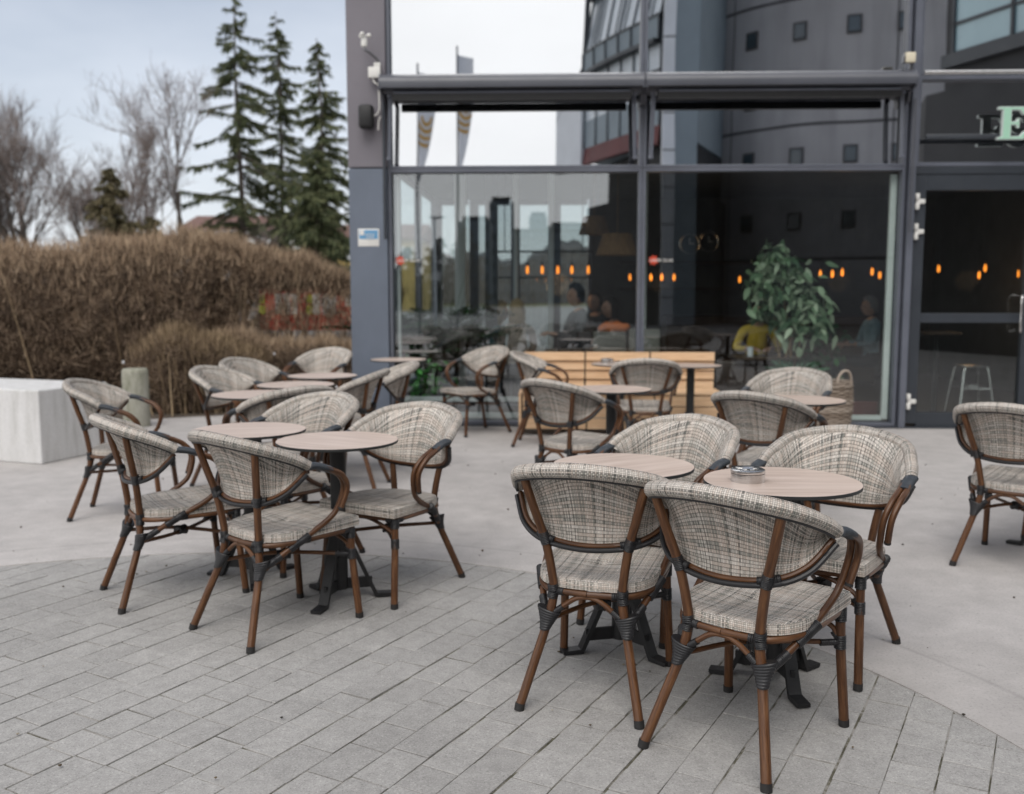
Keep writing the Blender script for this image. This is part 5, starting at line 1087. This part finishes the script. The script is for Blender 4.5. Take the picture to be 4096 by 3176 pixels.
    if hair_len > .3:
        P = []; n = 260; a = rg.uniform(pi * .95, 2.05 * pi, n); P = np.c_[.078 * np.cos(a), .092 * np.sin(a) - .005, rg.uniform(-.02, .09, n)]; P = (Rz @ P.T).T + hc
        V, F = strips(P, np.c_[rg.normal(0, .1, n), rg.normal(-.05, .1, n), np.full(n, -1.)], rg.uniform(.5, 1, n) * hair_len * .55, np.full(n, .014), .1, 0, 3); raw('long_hair', V, F, hair, body)
    return body
H_dark = cloth('dark_hair', (.018, .013, .010)); H_blond = cloth('blond_hair', (.36, .25, .12)); H_grey = cloth('grey_hair', (.22, .21, .20)); jeans = cloth('dark_trousers', (.03, .032, .045))
person('person with long blond hair seen from behind, pale top, by the bench end', (-.38, 11.55, 0), radians(8), cloth('cream_top', (.50, .42, .36)), jeans, H_blond, .45, 1.0)
person('person in a teal top leaning over at the left window, fair hair', (-.86, 11.75, 0), radians(-62), cloth('teal_top', (.10, .22, .24)), jeans, H_blond, .4, .98, lean=(.05, .20))
person('person with short dark hair and grey sweater in profile behind the bench', (.36, 11.55, .10), radians(112), cloth('grey_sweater', (.085, .092, .10)), jeans, H_dark, .05, 1.06, arms={'R': ((.22, .10, .76), (.10, .30, .80)), 'L': ((.22, .10, .76), (.10, .30, .80))})
person('dark haired person half hidden behind the one in the grey sweater', (.60, 12.35, .06), radians(150), cloth('black_top', (.022, .022, .026)), jeans, H_dark, .1, 1.03)
person('dark haired person in black with something orange in the lap', (.80, 11.95, 0), radians(105), cloth('black_top', (.022, .022, .026)), cloth('orange_cloth', (.68, .17, .03)), H_dark, .3, 1.02)
person('person in a bright yellow jumper, face hidden by the ficus leaves', (2.46, 11.55, 0), radians(176), cloth('yellow_jumper', (.62, .43, .04)), jeans, H_dark, .2, 1.0, lean=(0, .12), arms={'R': ((.26, .06, .78), (.12, .32, .80)), 'L': ((.26, .06, .78), (.12, .32, .80))})
person('grey haired person in a light blue shirt deep inside near the door', (4.33, 13.1, 0), radians(95), cloth('light_blue_shirt', (.25, .36, .42)), jeans, H_grey, .05, 1.02)
oc = MB(); 
bm = bmesh.new(); bmesh.ops.create_icosphere(bm, subdivisions=3, radius=1)
oc.add([(v.co.x * .19, v.co.y * .10, v.co.z * .075 + .01 * sin(v.co.x * 9)) for v in bm.verts], [tuple(w.index for w in f.verts) for f in bm.faces]); bm.free()
tag(oc.build('orange_jacket', cloth('orange_cloth', (.68, .17, .03)), loc=(.76, 11.3, 1.03)), 'bright orange jacket heaped over the grey wooden chair back', 'jacket')

# ------------------------------------------------------------------ daylight: bright overcast with thin blue to the north
W = bpy.data.worlds.new('World'); S.world = W; W.use_nodes = True; nt = W.node_tree; T = NT(nt); bg = nt.nodes['Background']; out = nt.nodes['World Output']
SUN_EL, SUN_AZ = radians(54), radians(188)
sky = T.n('TexSky', {'sky_type': 'NISHITA', 'sun_disc': False, 'sun_elevation': SUN_EL, 'sun_rotation': SUN_AZ, 'air_density': 1.0, 'dust_density': 1.6, 'ozone_density': 1.5})
T.set(bg.inputs[0], sky.outputs[0]); bg.inputs[1].default_value = .075
d = T.n('TexCoord').outputs['Generated']; sp = T.n('SeparateXYZ', Vector=d)
back = T.ramp(T.math('MULTIPLY_ADD', sp.outputs[1], -.5, T.math('MULTIPLY_ADD', T.math('ABSOLUTE', sp.outputs[0]), .30, .5)), [(.25, 0.0), (.85, 1.0)])
cl = T.noise(T.vmul(d, (1.6, 1.6, 4.2)), 1.3, 5, .55)
cloud = T.mix(back, (.74, .765, .815), (.96, .955, .95))
cloud = T.mix(1.0, cloud, T.ramp(cl, [(.3, .93), (.7, 1.06)]), 'MULTIPLY')
bg2 = T.n('Background', Color=cloud, Strength=1.0)
low = T.ramp(sp.outputs[2], [(.02, 1.0), (.48, .12)])
cover = T.math('ADD', T.math('MULTIPLY', low, .55), T.math('MULTIPLY_ADD', cl, .55, T.math('MULTIPLY_ADD', back, .60, -.10)), clamp=True)
mx = T.n('MixShader', _0=cover, _1=bg.outputs[0], _2=bg2.outputs[0]); T.set(out.inputs[0], mx.outputs[0])
sl_ = bpy.data.lights.new('sun', 'SUN'); sl_.energy = 1.4; sl_.angle = radians(40); sl_.color = (1.0, .965, .92); so = bpy.data.objects.new('sun', sl_); COL.objects.link(so)
v = Vector((sin(SUN_AZ) * cos(SUN_EL), cos(SUN_AZ) * cos(SUN_EL), sin(SUN_EL))); so.rotation_euler = v.to_track_quat('Z', 'Y').to_euler(); so.location = v * 50

S.view_settings.view_transform = 'Standard'; S.view_settings.look = 'None'; S.view_settings.exposure = .42; S.view_settings.gamma = 1
S.render.engine = 'CYCLES'; cy = S.cycles; cy.use_denoising = True; cy.max_bounces = 8; cy.diffuse_bounces = 3; cy.glossy_bounces = 4; cy.transparent_max_bounces = 24; cy.sample_clamp_indirect = 6; cy.use_adaptive_sampling = True; cy.adaptive_threshold = .015
cy.caustics_reflective = False; cy.caustics_refractive = False

# the lit filament lamps light the room a little
for x, y, z in ((.1, 12.4, 1.55), (1.5, 13.4, 1.6), (4.1, 13.9, 1.6), (5.9, 13.9, 1.6)):
    L_ = bpy.data.lights.new('lamp_light', 'POINT'); L_.energy = 2.2; L_.color = (1.0, .62, .32); L_.shadow_soft_size = .15; lo = bpy.data.objects.new('lamp_light', L_); COL.objects.link(lo); lo.location = (x, y, z)
